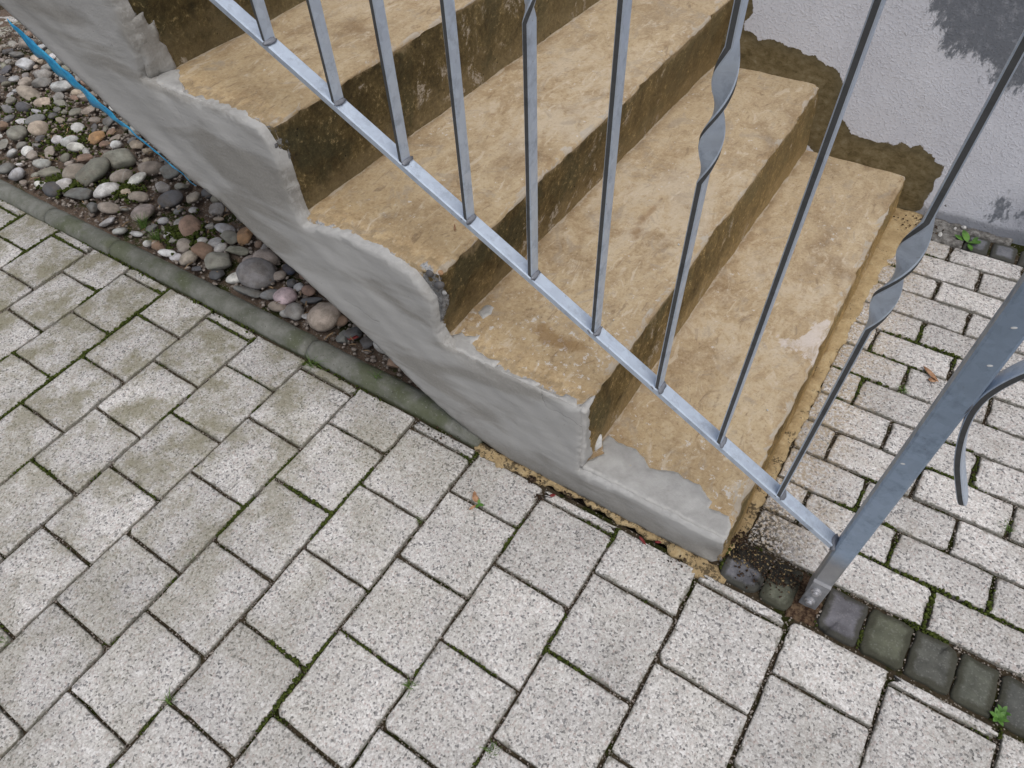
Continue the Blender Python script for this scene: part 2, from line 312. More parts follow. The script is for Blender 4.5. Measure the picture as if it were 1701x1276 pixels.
def tread_material():
    M = Mat('ochre_painted_tread', 0.75, 0.28)
    p = M.pos; s = M.sep(p)
    st = M.vm('MULTIPLY', p, (1.0, .6, 1.0))
    a = M.noise(9, 6, .68, st, .8)
    b = M.noise(42, 5, .72, st, .4)
    f = M.noise(165, 4, .75)
    c = M.ramp(M.ma('MULTIPLY_ADD', b, .35, M.ma('MULTIPLY', a, .65)), [(.30, (.225, .165, .105)), (.42, (.36, .268, .162)), (.52, (.455, .352, .218)), (.66, (.525, .43, .295))])
    c = M.mix(M.ma('MULTIPLY', M.mr(s[1], .30, 1.15), .40), c, M.mix(b, (.36, .275, .175), (.52, .42, .29)))
    c = M.mix(M.ma('MULTIPLY', M.mr(M.ma('ADD', s[1], M.ma('MULTIPLY', b, .25)), .45, .16), .50), c, M.mix(b, (.36, .24, .115), (.55, .40, .205)))
    d = M.noise(6, 5, .62, M.vm('ADD', p, (4.2, 1.1, 0)), .9)
    c = M.mix(M.ma('MULTIPLY', M.mr(d, .50, .70), .62), c, M.mix(f, (.15, .095, .05), (.26, .175, .095)))
    c = M.mix(M.ma('MULTIPLY', M.mr(f, .52, .66), .38), c, (.58, .48, .34))
    c = M.mix(M.ma('MULTIPLY', M.mr(f, .46, .34), .50), c, (.20, .125, .06))
    ss = M.noise(30, 5, .72, M.vm('MULTIPLY', M.vm('ADD', p, (1.7, 0, 0)), (1, .4, 1)), 1.6)
    c = M.mix(M.ma('MULTIPLY', M.mr(ss, .55, .67), .7), c, (.56, .475, .36))
    c = M.mix(M.ma('MULTIPLY', M.mr(ss, .43, .32), .6), c, (.19, .13, .08))
    walk = M.ma('MULTIPLY', M.mr(M.ma('ABSOLUTE', M.ma('SUBTRACT', s[1], .62)), .34, .08), M.mr(M.ma('ADD', a, M.ma('MULTIPLY', M.ma('SUBTRACT', b, .5), .6)), .42, .62))
    c = M.mix(M.ma('MULTIPLY', walk, .42), c, (.50, .43, .34))
    gs = M.noise(15, 6, .72, M.vm('ADD', p, (2.2, 5.5, .0)), 1.1)
    c = M.mix(M.ma('MULTIPLY', M.mr(gs, .54, .66), .6), c, M.mix(f, (.25, .20, .145), (.40, .345, .275)))
    c = M.mix(M.ma('MULTIPLY', M.mr(gs, .44, .34), .45), c, M.mix(f, (.20, .125, .062), (.34, .235, .13)))
    nose = M.attr('nose'); foot = M.attr('foot')
    wz = M.noise(7, 3, .6, M.vm('ADD', p, (9, 2, 0)))
    lowst = M.ma('MULTIPLY', M.mr(s[1], .34, .12), M.mr(s[2], .44, .30))
    w1 = M.mr(M.ma('ADD', M.noise(70, 5, .74), M.ma('MULTIPLY', lowst, .075)), M.ma('MULTIPLY_ADD', wz, -.24, .775), M.ma('MULTIPLY_ADD', wz, -.24, .80))
    c = M.mix(M.ma('MULTIPLY', w1, .85), c, M.mix(f, (.50, .47, .43), (.66, .63, .59)))
    nw = M.mr(M.ma('ADD', nose, M.ma('MULTIPLY', M.ma('ADD', ss, M.ma('MULTIPLY', wz, .8)), -.09)), -.076, -.083)
    c = M.mix(M.ma('MULTIPLY', nw, .8), c, M.mix(b, (.53, .49, .44), (.30, .26, .20)))
    nd = M.mr(M.ma('ADD', nose, M.ma('MULTIPLY', ss, .03)), .030, .010)
    c = M.mix(M.ma('MULTIPLY', nd, .35), c, (.30, .21, .11))
    fw = M.mr(M.ma('ADD', foot, M.ma('MULTIPLY', b, -.035)), -.012, -.016)
    c = M.mix(M.ma('MULTIPLY', fw, .7), c, (.56, .50, .41))
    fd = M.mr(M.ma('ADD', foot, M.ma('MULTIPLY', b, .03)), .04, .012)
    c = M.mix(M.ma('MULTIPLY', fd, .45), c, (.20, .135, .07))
    wm = M.mr(M.ma('ADD', M.attr('white'), M.ma('MULTIPLY', M.ma('SUBTRACT', b, .5), .05)), -.006, -.002)
    c = M.mix(M.ma('MULTIPLY', wm, M.mr(b, .36, .56, .3, .9)), c, M.mix(f, (.48, .42, .37), (.64, .58, .54)))
    dm = M.mr(M.ma('ADD', M.attr('damp'), M.ma('MULTIPLY', M.ma('SUBTRACT', b, .5), .05)), -.004, .010)
    c = M.mix(M.ma('MULTIPLY', dm, .6), c, (.21, .115, .038))
    # bare mortar along the broken open edge
    le = M.ma('ADD', s[1], M.ma('MULTIPLY', M.ma('SUBTRACT', b, .5), .10))
    bare = M.mr(le, .062, .056)
    c = M.mix(bare, c, M.ramp(f, [(.3, .12), (.45, .28), (.6, .42), (.75, .55)]))
    lt = M.mr(M.ma('ABSOLUTE', M.ma('SUBTRACT', le, .074)), .014, .0)
    c = M.mix(M.ma('MULTIPLY', lt, .5), c, (.20, .15, .09))
    M.col(c)
    h = M.ma('ADD', M.ma('MULTIPLY', f, .7), M.ma('ADD', M.ma('MULTIPLY', b, .9), M.ma('MULTIPLY', ss, .8)))
    M.nrm(M.bump(h, .55, .0035))
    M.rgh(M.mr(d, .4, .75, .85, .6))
    return M.m

def riser_material():
    M = Mat('stained_riser', 0.88, 0.2)
    p = M.pos; s = M.sep(p)
    nose = M.attr('nose'); foot = M.attr('foot')
    n1 = M.noise(24, 6, .74, M.vm('MULTIPLY', p, (1, 1, .7)), .5)
    f = M.noise(125, 5, .78)
    c = M.ramp(M.ma('MULTIPLY_ADD', f, .4, M.ma('MULTIPLY', n1, .6)), [(.34, (.030, .020, .009)), (.45, (.078, .053, .020)), (.54, (.135, .093, .036)), (.66, (.24, .165, .066))])
    g = M.noise(9, 4, .6)
    c = M.mix(M.ma('MULTIPLY', M.mr(g, .46, .60), .60), c, M.mix(f, (.022, .02, .010), (.11, .097, .046)))
    c = M.mix(M.ma('MULTIPLY', M.mr(M.ma('ADD', f, M.ma('MULTIPLY', M.ma('SUBTRACT', n1, .5), .5)), .60, .66), .9), c, (.37, .265, .12))
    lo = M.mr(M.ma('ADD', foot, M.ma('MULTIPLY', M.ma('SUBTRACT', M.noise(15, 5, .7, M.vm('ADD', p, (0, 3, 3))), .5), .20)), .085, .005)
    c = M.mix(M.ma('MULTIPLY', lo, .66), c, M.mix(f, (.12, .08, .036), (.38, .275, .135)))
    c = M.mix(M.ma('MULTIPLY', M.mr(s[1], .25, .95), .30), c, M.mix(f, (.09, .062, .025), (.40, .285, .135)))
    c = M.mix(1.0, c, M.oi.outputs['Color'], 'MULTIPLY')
    wh = M.ma('MULTIPLY', M.mr(n1, .54, .60), M.mr(M.noise(5, 3, .5, M.vm('ADD', p, (1, 8, 2))), .54, .60))
    c = M.mix(M.ma('MULTIPLY', M.ma('MULTIPLY', wh, M.mr(f, .40, .55)), .8), c, (.50, .44, .37))
    hole = M.mr(M.vor(50)['Distance'], .12, .06)
    c = M.mix(M.ma('MULTIPLY', hole, M.mr(g, .50, .56)), c, (.015, .012, .008))
    nw = M.mr(M.ma('ADD', nose, M.ma('MULTIPLY', M.ma('ADD', n1, g), -.05)), -.034, -.046)
    c = M.mix(M.ma('MULTIPLY', nw, .75), c, M.mix(f, (.20, .14, .07), (.46, .35, .20)))
    le = M.ma('ADD', s[1], M.ma('MULTIPLY', M.ma('SUBTRACT', n1, .5), .12))
    bare = M.mr(le, .062, .056)
    c = M.mix(bare, c, M.ramp(f, [(.3, .05), (.45, .18), (.6, .32), (.8, .48)]))
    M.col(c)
    M.nrm(M.bump(M.ma('ADD', f, M.ma('MULTIPLY', n1, .8)), .9, .006))
    return M.m

def plaster_material():
    M = Mat('grey_render', 0.88, 0.2)
    p = M.pos
    rot = M.n('ShaderNodeMapping', {'Vector': p, 'Rotation': (0, math.radians(35), 0), 'Scale': (.9, 1, 3.2)}).outputs[0]
    sw = M.noise(9, 4, .5, rot, .5)
    wet = M.noise(6, 4, .55, M.n('ShaderNodeMapping', {'Vector': p, 'Rotation': (0, math.radians(62), 0), 'Scale': (.55, 1, 2.0)}).outputs[0], .5)
    c = M.ramp(sw, [(.3, (.365, .36, .347)), (.7, (.445, .44, .428))])
    c = M.mix(M.ma('MULTIPLY', M.mr(wet, .44, .62), .9), c, (.265, .254, .232))
    zz_ = M.sep(p)[2]
    c = M.mix(M.ma('MULTIPLY', M.mr(M.ma('ADD', zz_, M.ma('MULTIPLY', M.noise(14, 4, .6), -.16)), .02, -.07), .6), c, (.20, .188, .165))
    pit = M.mr(M.noise(95, 3, .6), .70, .74)
    c = M.mix(M.ma('MULTIPLY', pit, .5), c, (.13, .125, .115))
    fine = M.noise(210, 4, .7)
    c = M.mix(M.ma('MULTIPLY', M.mr(fine, .4, .7), .18), c, (.46, .455, .445))
    ed = M.attr('edge')
    em = M.mr(M.ma('ADD', ed, M.ma('MULTIPLY', M.noise(70, 5, .7), -.022)), -.0105, -.0135)
    c = M.mix(M.ma('MULTIPLY', em, .32), c, (.52, .515, .50))
    cr = M.vor(3.2, M.vm('ADD', p, M.vm('MULTIPLY', M.n('ShaderNodeTexNoise', {'Vector': p, 'Scale': 14., 'Detail': 4.}).outputs['Color'], (.12, .12, .12))), 'DISTANCE_TO_EDGE')['Distance']
    crm = M.ma('MULTIPLY', M.mr(cr, .006, .001), M.mr(M.noise(3, 2, .5, M.vm('ADD', p, (5, 0, 3))), .58, .63))
    c = M.mix(M.ma('MULTIPLY', crm, .55), c, (.09, .088, .082))
    lines = M.noise(7, 3, .55, M.n('ShaderNodeMapping', {'Vector': p, 'Rotation': (0, math.radians(28), 0), 'Scale': (.8, 1, 22)}).outputs[0], .3)
    lines2 = M.noise(6, 3, .55, M.n('ShaderNodeMapping', {'Vector': p, 'Rotation': (0, math.radians(-48), 0), 'Scale': (.8, 1, 20)}).outputs[0], .3)
    lm = M.ma('MAXIMUM', M.mr(lines, .64, .70), M.mr(lines2, .66, .72))
    c = M.mix(M.ma('MULTIPLY', M.ma('MULTIPLY', lm, M.mr(wet, .48, .40)), .16), c, (.52, .515, .50))
    c = M.mix(M.ma('MULTIPLY', M.mr(lines2, .36, .30), .08), c, (.19, .18, .165))
    M.col(c)
    sc = M.noise(45, 4, .6, M.n('ShaderNodeMapping', {'Vector': p, 'Rotation': (0, math.radians(40), 0), 'Scale': (.25, 1, 2.5)}).outputs[0], .8)
    h = M.ma('ADD', M.ma('ADD', M.ma('MULTIPLY', fine, .75), M.ma('MULTIPLY', M.ma('ADD', lines, lines2), .12)), M.ma('ADD', M.ma('MULTIPLY', sc, .45), M.ma('MULTIPLY', crm, -.8)))
    M.nrm(M.bump(M.ma('ADD', h, M.ma('MULTIPLY', sw, .6)), .5, .003))
    return M.m

def mortar_material():
    M = Mat('thin_mortar_smear', 0.85, 0.2)
    n = M.noise(24, 5, .65)
    c = M.ramp(n, [(.3, (.29, .285, .272)), (.7, (.42, .415, .40))])
    ed = M.attr('edge')
    c = M.mix(M.mr(M.ma('ADD', ed, M.ma('MULTIPLY', M.noise(90, 4, .7), -.012)), .0, -.006), c, (.46, .45, .43))
    yl = M.ma('MULTIPLY', M.mr(M.noise(33, 4, .7, M.vm('ADD', M.pos, (2, 6, 0))), .66, .72), .5)
    c = M.mix(yl, c, (.44, .34, .18))
    M.col(c)
    M.nrm(M.bump(M.ma('ADD', M.noise(160, 4, .7), M.noise(35, 3, .6)), .5, .003))
    return M.m

def rubble_material():
    M = Mat('bare_concrete', 0.95, 0.15)
    c = M.ramp(M.noise(70, 5, .75), [(.3, (.06, .057, .052)), (.48, (.17, .162, .15)), (.62, (.30, .29, .275)), (.8, (.44, .43, .41))])
    M.col(c)
    M.nrm(M.bump(M.noise(90, 5, .75), 1.0, .008))
    return M.m

def wall_material():
    M = Mat('wall_render', 0.82, 0.25)
    p = M.pos
    a = M.noise(6, 4, .6)
    c = M.ramp(a, [(.3, (.62, .635, .70)), (.7, (.69, .705, .765))])
    c = M.mix(M.ma('MULTIPLY', M.mr(M.noise(30, 5, .7), .6, .72), .25), c, (.30, .29, .30))
    # slate grey trial paint, brushed edge
    br = M.noise(70, 5, .75, M.n('ShaderNodeMapping', {'Vector': p, 'Rotation': (0, math.radians(35), 0), 'Scale': (1, 1, .5)}).outputs[0])
    dk = M.ma('ADD', M.attr('sd_dark'), M.ma('MULTIPLY', M.ma('SUBTRACT', br, .52), .15))
    dm = M.mr(dk, -.010, .014)
    dc = M.mix(M.mr(M.noise(60, 5, .75), .50, .66), (.14, .155, .18), (.235, .25, .28))
    c = M.mix(M.ma('MULTIPLY', dm, .93), c, dc)
    # grey haze of thin paint near ground on the right
    s = M.sep(p)
    hz = M.ma('MULTIPLY', M.mr(M.ma('ADD', s[0], M.ma('MULTIPLY', a, .1)), .26, .36), M.mr(M.ma('ADD', s[2], M.ma('MULTIPLY', M.noise(12, 4, .7), .1)), .24, .10))
    c = M.mix(M.ma('MULTIPLY', hz, .55), c, (.22, .235, .27))
    hb = M.mr(M.ma('ADD', s[2], M.ma('MULTIPLY', M.noise(20, 4, .7), -.03)), .018, .002)
    c = M.mix(M.ma('MULTIPLY', hb, .7), c, (.19, .20, .225))
    # brown old paint edge along the stairs
    bw = M.noise(42, 5, .7)
    bk = M.ma('ADD', M.attr('sd_brown'), M.ma('MULTIPLY', M.ma('SUBTRACT', bw, .5), .022))
    bm = M.mr(bk, -.0006, .0012)
    bc = M.ramp(M.noise(60, 6, .78, M.vm('MULTIPLY', p, (.7, 1, 1)), .3), [(.30, (.075, .058, .028)), (.45, (.14, .108, .052)), (.58, (.20, .160, .088)), (.75, (.27, .235, .16))])
    bc = M.mix(M.ma('MULTIPLY', M.mr(M.attr('sd_brown'), .03, .0), .35), bc, (.095, .085, .055))
    c = M.mix(bm, c, bc)
    sp = M.ma('ADD', M.attr('sd_spot'), M.ma('MULTIPLY', M.ma('SUBTRACT', M.noise(160, 3), .5), .006))
    c = M.mix(M.ma('MULTIPLY', M.mr(sp, 0, .001), .9), c, (.075, .06, .045))
    M.col(c)
    cr = M.noise(120, 3, .6, p, .2); cr2 = M.noise(190, 3, .6)
    h = M.ma('ADD', M.ma('MULTIPLY', M.mr(cr, .50, .74), .6), M.ma('MULTIPLY', M.mr(cr2, .50, .70), 1.0))
    h = M.ma('MULTIPLY', h, M.ma('MULTIPLY_ADD', M.ma('MAXIMUM', bm, M.ma('MULTIPLY', dm, .6)), -.75, 1.0))
    h = M.ma('ADD', h, M.ma('MULTIPLY', bm, -1.1))
    M.nrm(M.bump(h, .55, .0018))
    return M.m

def metal_material(name, base=(.52, .59, .69), rough=.4, metal=.5, blue=None):
    M = Mat(name, rough, .5)
    M.b.inputs['Metallic'].default_value = metal
    n = M.noise(38, 5, .68)
    sp = M.vor(95)
    c = M.mix(M.ma('MULTIPLY', M.sep(sp['Color'])[0], .25), base, tuple(min(1, x * 1.5) for x in base))
    c = M.mix(M.ma('MULTIPLY', M.mr(n, .48, .72), .5), c, tuple(x * .5 for x in base))
    c = M.mix(M.ma('MULTIPLY', M.mr(M.noise(120, 4, .7), .66, .72), .5), c, (.16, .13, .11))
    if blue:       # dull bare zinc at the foot, paint above
        z = M.sep(M.pos)[2]
        c = M.mix(M.mr(M.ma('ADD', z, M.ma('MULTIPLY', n, .04)), .215, .16), c, M.mix(n, blue, tuple(x * .8 for x in blue)))
    M.col(c)
    M.rgh(M.mr(n, .3, .75, rough - .06, rough + .24))
    M.nrm(M.bump(M.noise(70, 4, .6), .25, .0015))
    return M.m

def stone_material():
    M = Mat('river_stone', .75, .3)
    off = M.ma('MULTIPLY', M.oi.outputs['Random'], 53.)
    v = M.vm('ADD', M.pos, M.xyz(off, off, 0.))
    c = M.mix(M.ma('MULTIPLY', M.mr(M.noise(26, 4, .65, v), .42, .64), .45), M.oi.outputs['Color'], (.13, .105, .08))
    n = M.noise(38, 5, .65, v)
    c = M.mix(1.0, c, M.ramp(n, [(.3, .68), (.7, 1.2)]), 'MULTIPLY')
    f = M.noise(260, 3, .7, v)
    c = M.mix(M.ma('MULTIPLY', M.mr(f, .55, .7), .4), c, M.mix(.6, c, (.03, .03, .03)))
    vein = M.mr(M.ma('ABSOLUTE', M.ma('SUBTRACT', M.noise(9, 2, .4, v), .5)), .010, .002)
    c = M.mix(M.ma('MULTIPLY', M.ma('MULTIPLY', vein, .5), M.mr(M.oi.outputs['Random'], .80, .82)), c, (.45, .43, .40))
    M.col(c)
    M.nrm(M.bump(M.ma('ADD', f, n), .5, .003))
    return M.m

def simple(name, c1, c2, scale, rough=.8, bumpd=.002, spec=.25):
    M = Mat(name, rough, spec)
    n = M.noise(scale, 5, .65)
    M.col(M.mix(M.mr(n, .35, .65), c1, c2))
    M.nrm(M.bump(M.noise(scale * 3, 4, .7), .6, bumpd))
    return M.m

def crust_material():
    M = Mat('ochre_crust', .92, .12)
    p = M.pos
    n = M.noise(22, 6, .72); f = M.noise(140, 4, .75)
    c = M.ramp(M.ma('MULTIPLY_ADD', f, .4, M.ma('MULTIPLY', n, .6)), [(.32, (.25, .18, .10)), (.5, (.41, .305, .165)), (.66, (.53, .43, .27))])
    s = M.sep(p)
    near = M.mr(s[1], .60, .10)
    dk = M.ma('ADD', M.ma('MULTIPLY_ADD', f, .45, M.ma('MULTIPLY', M.noise(30, 5, .75, M.vm('ADD', p, (2, 0, 0))), .55)), M.ma('MULTIPLY', near, .07))
    c = M.mix(M.ma('MULTIPLY', M.mr(dk, .56, .63), .85), c, (.045, .034, .022))
    c = M.mix(M.ma('MULTIPLY', M.mr(f, .62, .68), .6), c, (.06, .045, .03))
    M.col(c)
    M.nrm(M.bump(f, .8, .005))
    return M.m

def edging_material():
    M = Mat('mossy_concrete_edging', .9, .15)
    n = M.noise(16, 5, .65)
    c = M.ramp(n, [(.3, (.105, .11, .085)), (.5, (.155, .158, .135)), (.7, (.23, .23, .21))])
    c = M.mix(M.ma('MULTIPLY', M.mr(M.noise(9, 4, .6, M.vm('ADD', M.pos, (7, 0, 0))), .48, .62), .6), c, (.075, .088, .038))
    c = M.mix(M.ma('MULTIPLY', M.mr(M.noise(160, 4, .7), .60, .68), .55), c, (.30, .30, .28))
    c = M.mix(M.ma('MULTIPLY', M.mr(M.noise(120, 4, .7, M.vm('ADD', M.pos, (0, 4, 0))), .62, .68), .6), c, (.05, .045, .035))
    z = M.sep(M.pos)[2]
    c = M.mix(M.ma('MULTIPLY', M.mr(M.ma('ADD', z, M.ma('MULTIPLY', n, .015)), .014, .004), .7), c, (.055, .06, .022))
    M.col(c)
    M.nrm(M.bump(M.noise(120, 5, .7), .7, .004))
    return M.m

def cobble_material():
    M = Mat('dark_cobble', .82, .3)
    off = M.ma('MULTIPLY', M.oi.outputs['Random'], 41.)
    v = M.vm('ADD', M.pos, M.xyz(off, 0., 0.))
    c = M.ramp(M.noise(22, 5, .65, v), [(.3, .55), (.7, 1.25)])
    c = M.mix(1.0, M.oi.outputs['Color'], c, 'MULTIPLY')
    g = M.vor(420, v)
    c = M.mix(M.ma('MULTIPLY', M.mr(M.sep(g['Color'])[0], .84, .92), .16), c, (.30, .29, .28))
    ed = M.attr('edge')
    em = M.mr(M.ma('ADD', ed, M.ma('MULTIPLY', M.noise(50, 4, .7), -.02)), .004, -.006)
    c = M.mix(M.ma('MULTIPLY', em, .8), c, (.035, .034, .022))
    ps = M.sep(M.pos)
    gr = M.ma('MULTIPLY', M.mr(M.ma('ADD', ps[1], M.ma('MULTIPLY', M.ma('SUBTRACT', M.noise(40, 5, .7), .5), .06)), .066, .076), M.mr(M.ma('ADD', ps[0], M.ma('MULTIPLY', M.noise(20, 4), .08)), .22, .17))
    c = M.mix(gr, c, (.016, .014, .011))
    gs = M.ma('MULTIPLY', gr, M.mr(M.noise(160, 4, .75), .57, .61))
    c = M.mix(gs, c, (.30, .22, .11))
    M.col(c)
    M.nrm(M.bump(M.noise(140, 4, .7), .6, .003))
    return M.m

MT = dict(paver=paver_material('speckled_paver'), paver2=paver_material('speckled_paver_stained', True),
          joint=soil_material('joint_soil', (.030, .023, .015), (.105, .082, .055), (.040, .045, .012), .35),
          soil=soil_material('gravel_soil', (.085, .062, .047), (.24, .18, .14), (.07, .08, .03), .25),
          tread=tread_material(), riser=riser_material(), plaster=plaster_material(), mortar=mortar_material(),
          rubble=rubble_material(), wall=wall_material(), rail=metal_material('galvanised_steel'),
          post=metal_material('blue_grey_steel', (.31, .395, .51), .42, .45, (.35, .355, .365)),
          dkedge=metal_material('dark_rolled_edge', (.085, .088, .09), .55, .3), lug=metal_material('dull_zinc', (.31, .315, .33), .55, .5), bolt=metal_material('zinc_bolt', (.48, .48, .50), .38, .7),
          weld=metal_material('weld_bead', (.20, .21, .235), .62, .4), stone=stone_material(), crust=crust_material(),
          edging=edging_material(), cobble=cobble_material(),
          moss=simple('moss', (.022, .030, .007), (.075, .095, .020), 180, .95, .002, .1),
          grass=simple('grass_blade', (.06, .11, .02), (.13, .21, .05), 60, .7, .0005),
          leaf=simple('weed_leaf', (.035, .10, .012), (.10, .22, .035), 60, .55, .001, .4),
          dry=simple('dry_leaf', (.20, .10, .05), (.42, .25, .15), 70, .8, .001),
          red=simple('red_leaf', (.16, .018, .02), (.22, .05, .045), 120, .7, .001),
          chip=simple('plaster_chip', (.50, .50, .48), (.68, .67, .65), 60, .85, .003),
          foil=simple('blue_foil', (.02, .24, .50), (.05, .40, .66), 60, .35, .001, .5),
          rust=simple('rusty_earth', (.030, .016, .011), (.14, .095, .06), 130, .95, .006, .1),
          dirt=simple('dark_debris', (.02, .013, .009), (.09, .06, .04), 160, .95, .004, .1),
          white=simple('white_paint_fleck', (.75, .75, .73), (.85, .85, .83), 60, .6, .0005))

# ------------------------------------------------------------------ ground sheet
g = obj('ground', [(-40, -40, -.09), (40, -40, -.09), (40, 40, -.09), (-40, 40, -.09)], [(0, 1, 2, 3)], MT['soil'])
tag(g, 'earth below the paving and gravel', 'ground', kind='structure')

def bed(name, x0, x1, y0, y1, st, z, amp, mat, fz=None):
    nx = int((x1 - x0) / st) + 1; ny = int((y1 - y0) / st) + 1
    V = []; F = []
    for j in range(ny):
        for i in range(nx):
            x = x0 + (x1 - x0) * i / (nx - 1); y = y0 + (y1 - y0) * j / (ny - 1)
            zz = z + amp * fbm(x * 14, y * 14, 0, 3) + amp * .6 * nz(x * 70, y * 70, 3)
            V.append((x, y, zz + (fz(x, y) if fz else 0)))
    for j in range(ny - 1):
        for i in range(nx - 1):
            a = j * nx + i
            F.append((a, a + 1, a + nx + 1, a + nx))
    return obj(name, V, F, mat)

pavement = bed('pavement', -4.2, 1.3, -1.7, .031, .014, -.0085, .0025, MT['joint'])
tag(pavement, 'light speckled concrete block paving of the path in front of the stairs', 'pavement', kind='structure')
path = bed('path', .0, 1.3, .0315, YW + .01, .012, -.0085, .0025, MT['joint'])
tag(path, 'narrow speckled block paving between the stairs and the house wall', 'path', kind='structure')

# ------------------------------------------------------------------ pavers
def paver_mesh(name, w, l, seed, mat, bev=.0019, rc=.0025, depth=.045, wob=.0012, per=5, dome=0.0):
    r = random.Random(seed)
    hw, hl = w / 2, l / 2
    ring = []
    cs = [(hw, hl), (-hw, hl), (-hw, -hl), (hw, -hl)]
    for c in range(4):
        cx, cy = cs[c]
        sx, sy = (1 if cx > 0 else -1), (1 if cy > 0 else -1)
        a0 = c * math.pi / 2
        rr = min(rc * (r.uniform(.7, 1.8) if r.random() < .85 else r.uniform(2.5, 5)), hw * .5, hl * .5)
        for k in range(3):
            a = a0 + k * math.pi / 4
            ring.append((cx - sx * rr + rr * math.cos(a), cy - sy * rr + rr * math.sin(a)))
        nxt = cs[(c + 1) % 4]
        L = w if c % 2 == 0 else l
        n = max(2, min(per, int(L / .02)))
        for k in range(1, n + 1):
            t = k / (n + 1)
            ring.append((cx + (nxt[0] - cx) * t, cy + (nxt[1] - cy) * t))
    out = []
    for (x, y) in ring:
        k = 1 - r.uniform(0, 1) ** 2 * wob / max(.01, min(hw, hl)) * 1.6
        out.append((x * k, y * k))
    n = len(out)
    V = []; ed = []
    def sc(x, y, d): return (x * (1 - d / hw), y * (1 - d / hl))
    ins2 = min(.014, hw * .6, hl * .6)
    for ins, z, e in ((0, -depth, -.01), (0, -bev, -.004), (bev * .45, -bev * .3, .0), (bev * 1.2, 0, .002), (ins2, dome, ins2 * .9)):
        for (x, y) in out:
            q = sc(x, y, ins)
            zz = z + (r.uniform(-.0005, .0003) if z > -bev * .5 else r.uniform(-.001, .0005))
            V.append((q[0], q[1], zz)); ed.append(e)
    F = []
    for k in range(4):
        for i in range(n):
            j = (i + 1) % n
            F.append((k * n + i, k * n + j, (k + 1) * n + j, (k + 1) * n + i))
    V.append((0, 0, dome * 1.4)); ed.append(.05)
    for i in range(n):
        F.append((4 * n + i, 4 * n + (i + 1) % n, 5 * n))
    me = mesh(name, V, F, mat)
    at = me.attributes.new('edge', 'FLOAT', 'POINT')
    at.data.foreach_set('value', ed)
    return me

CACHE = {}
def paver(parent, name, x0, x1, y0, y1, mat, r, share=True, **kw):
    w, l = x1 - x0, y1 - y0
    key = (name, round(w * 500), round(l * 500), r.randrange(5), mat.name) if share else (name, x0, y0)
    if key not in CACHE:
        CACHE[key] = paver_mesh(name, w, l, hash(key) % 9999 if not share else key[1] * 31 + key[2] * 7 + key[3], mat, **kw)
    o = bpy.data.objects.new(name, CACHE[key])
    o.location = ((x0 + x1) / 2, (y0 + y1) / 2, r.uniform(-.0016, .0012))
    o.rotation_euler = (r.gauss(0, .006), r.gauss(0, .006), r.gauss(0, .005) + (math.pi if r.random() < .5 else 0))
    return link(o, parent)

rp = random.Random(3)
W, L = .165, .1645
JT = .0045
JOINTS = []     # (x0,y0,x1,y1, moss weight)
npav = 0
def ytop(x):
    return .021 if x > -.5 else .026
for k in range(-26, 6):
    x0, x1 = k * W, (k + 1) * W
    odd = k % 2
    yt = ytop((x0 + x1) / 2)
    edges = [yt]
    y = 0.0 if not odd else -L / 2
    while y > -1.65:
        edges.append(y); y -= L
    jx = rp.uniform(-.0015, .0015)
    for a, b in zip(edges[:-1], edges[1:]):
        if not in_view(((x0 + x1) / 2, (a + b) / 2, 0), .16): continue
        ja = JT / 2 if a != yt else .001
        yy0, yy1 = b + JT / 2 + rp.uniform(-.0008, .0008), a - ja + rp.uniform(-.0008, .0008)
        paver(pavement, 'paver', x0 + JT / 2 + jx, x1 - JT / 2 + jx, yy0, yy1, MT['paver'], rp)
        npav += 1
        JOINTS.append((x0, b, x1, b, 0)); JOINTS.append((x0, b, x0, a, 0)); JOINTS.append((x1, b, x1, a, 0))
# far paving at the end of the gravel bed
for i in range(6):
    for j in range(4):
        x0 = -3.16 - i * .165; y0 = .42 + j * .1 + .0
        if in_view((x0 - .08, y0 + .05, 0), .05):
            paver(pavement, 'paver', x0 - .165 + JT + (.08 if j % 2 else 0), x0 + (.08 if j % 2 else 0), y0, y0 + .1 - JT, MT['paver'], rp)
far_bed = bed('far_bed', -4.3, -3.03, .38, .9, .05, -.02, .002, MT['joint'])
far_bed.name = 'pavement'
far_bed['kind'] = 'structure'
tag(far_bed, 'block paving beyond the gravel bed', 'pavement')

rows = [(.120, .202, .357), (.202, .283, .275), (.283, .366, .196), (.366, .448, .277), (.448, .530, .199), (.530, .613, .281), (.613, .695, .191), (.695, .771, .268), (.771, .848, .186), (.848, .928, .267), (.928, 1.002, .183), (1.002, 1.083, .260), (1.083, 1.146, .179)]
for (ya, yb, jx) in rows:
    xs = [jx + i * .1645 for i in range(-2, 7)]
    xs = [x for x in xs if x > .075 and x < 1.2]
    xs = [.044] + xs
    for a, b in zip(xs[:-1], xs[1:]):
        if not in_view(((a + b) / 2, (ya + yb) / 2, 0), .22): continue
        paver(path, 'paver', a + JT / 2, b - JT / 2, ya + JT / 2, yb - JT / 2, MT['paver2'], rp, bev=.0022)
        npav += 1
        JOINTS.append((a, ya, b, ya, 1)); JOINTS.append((b, ya, b, yb, 1))
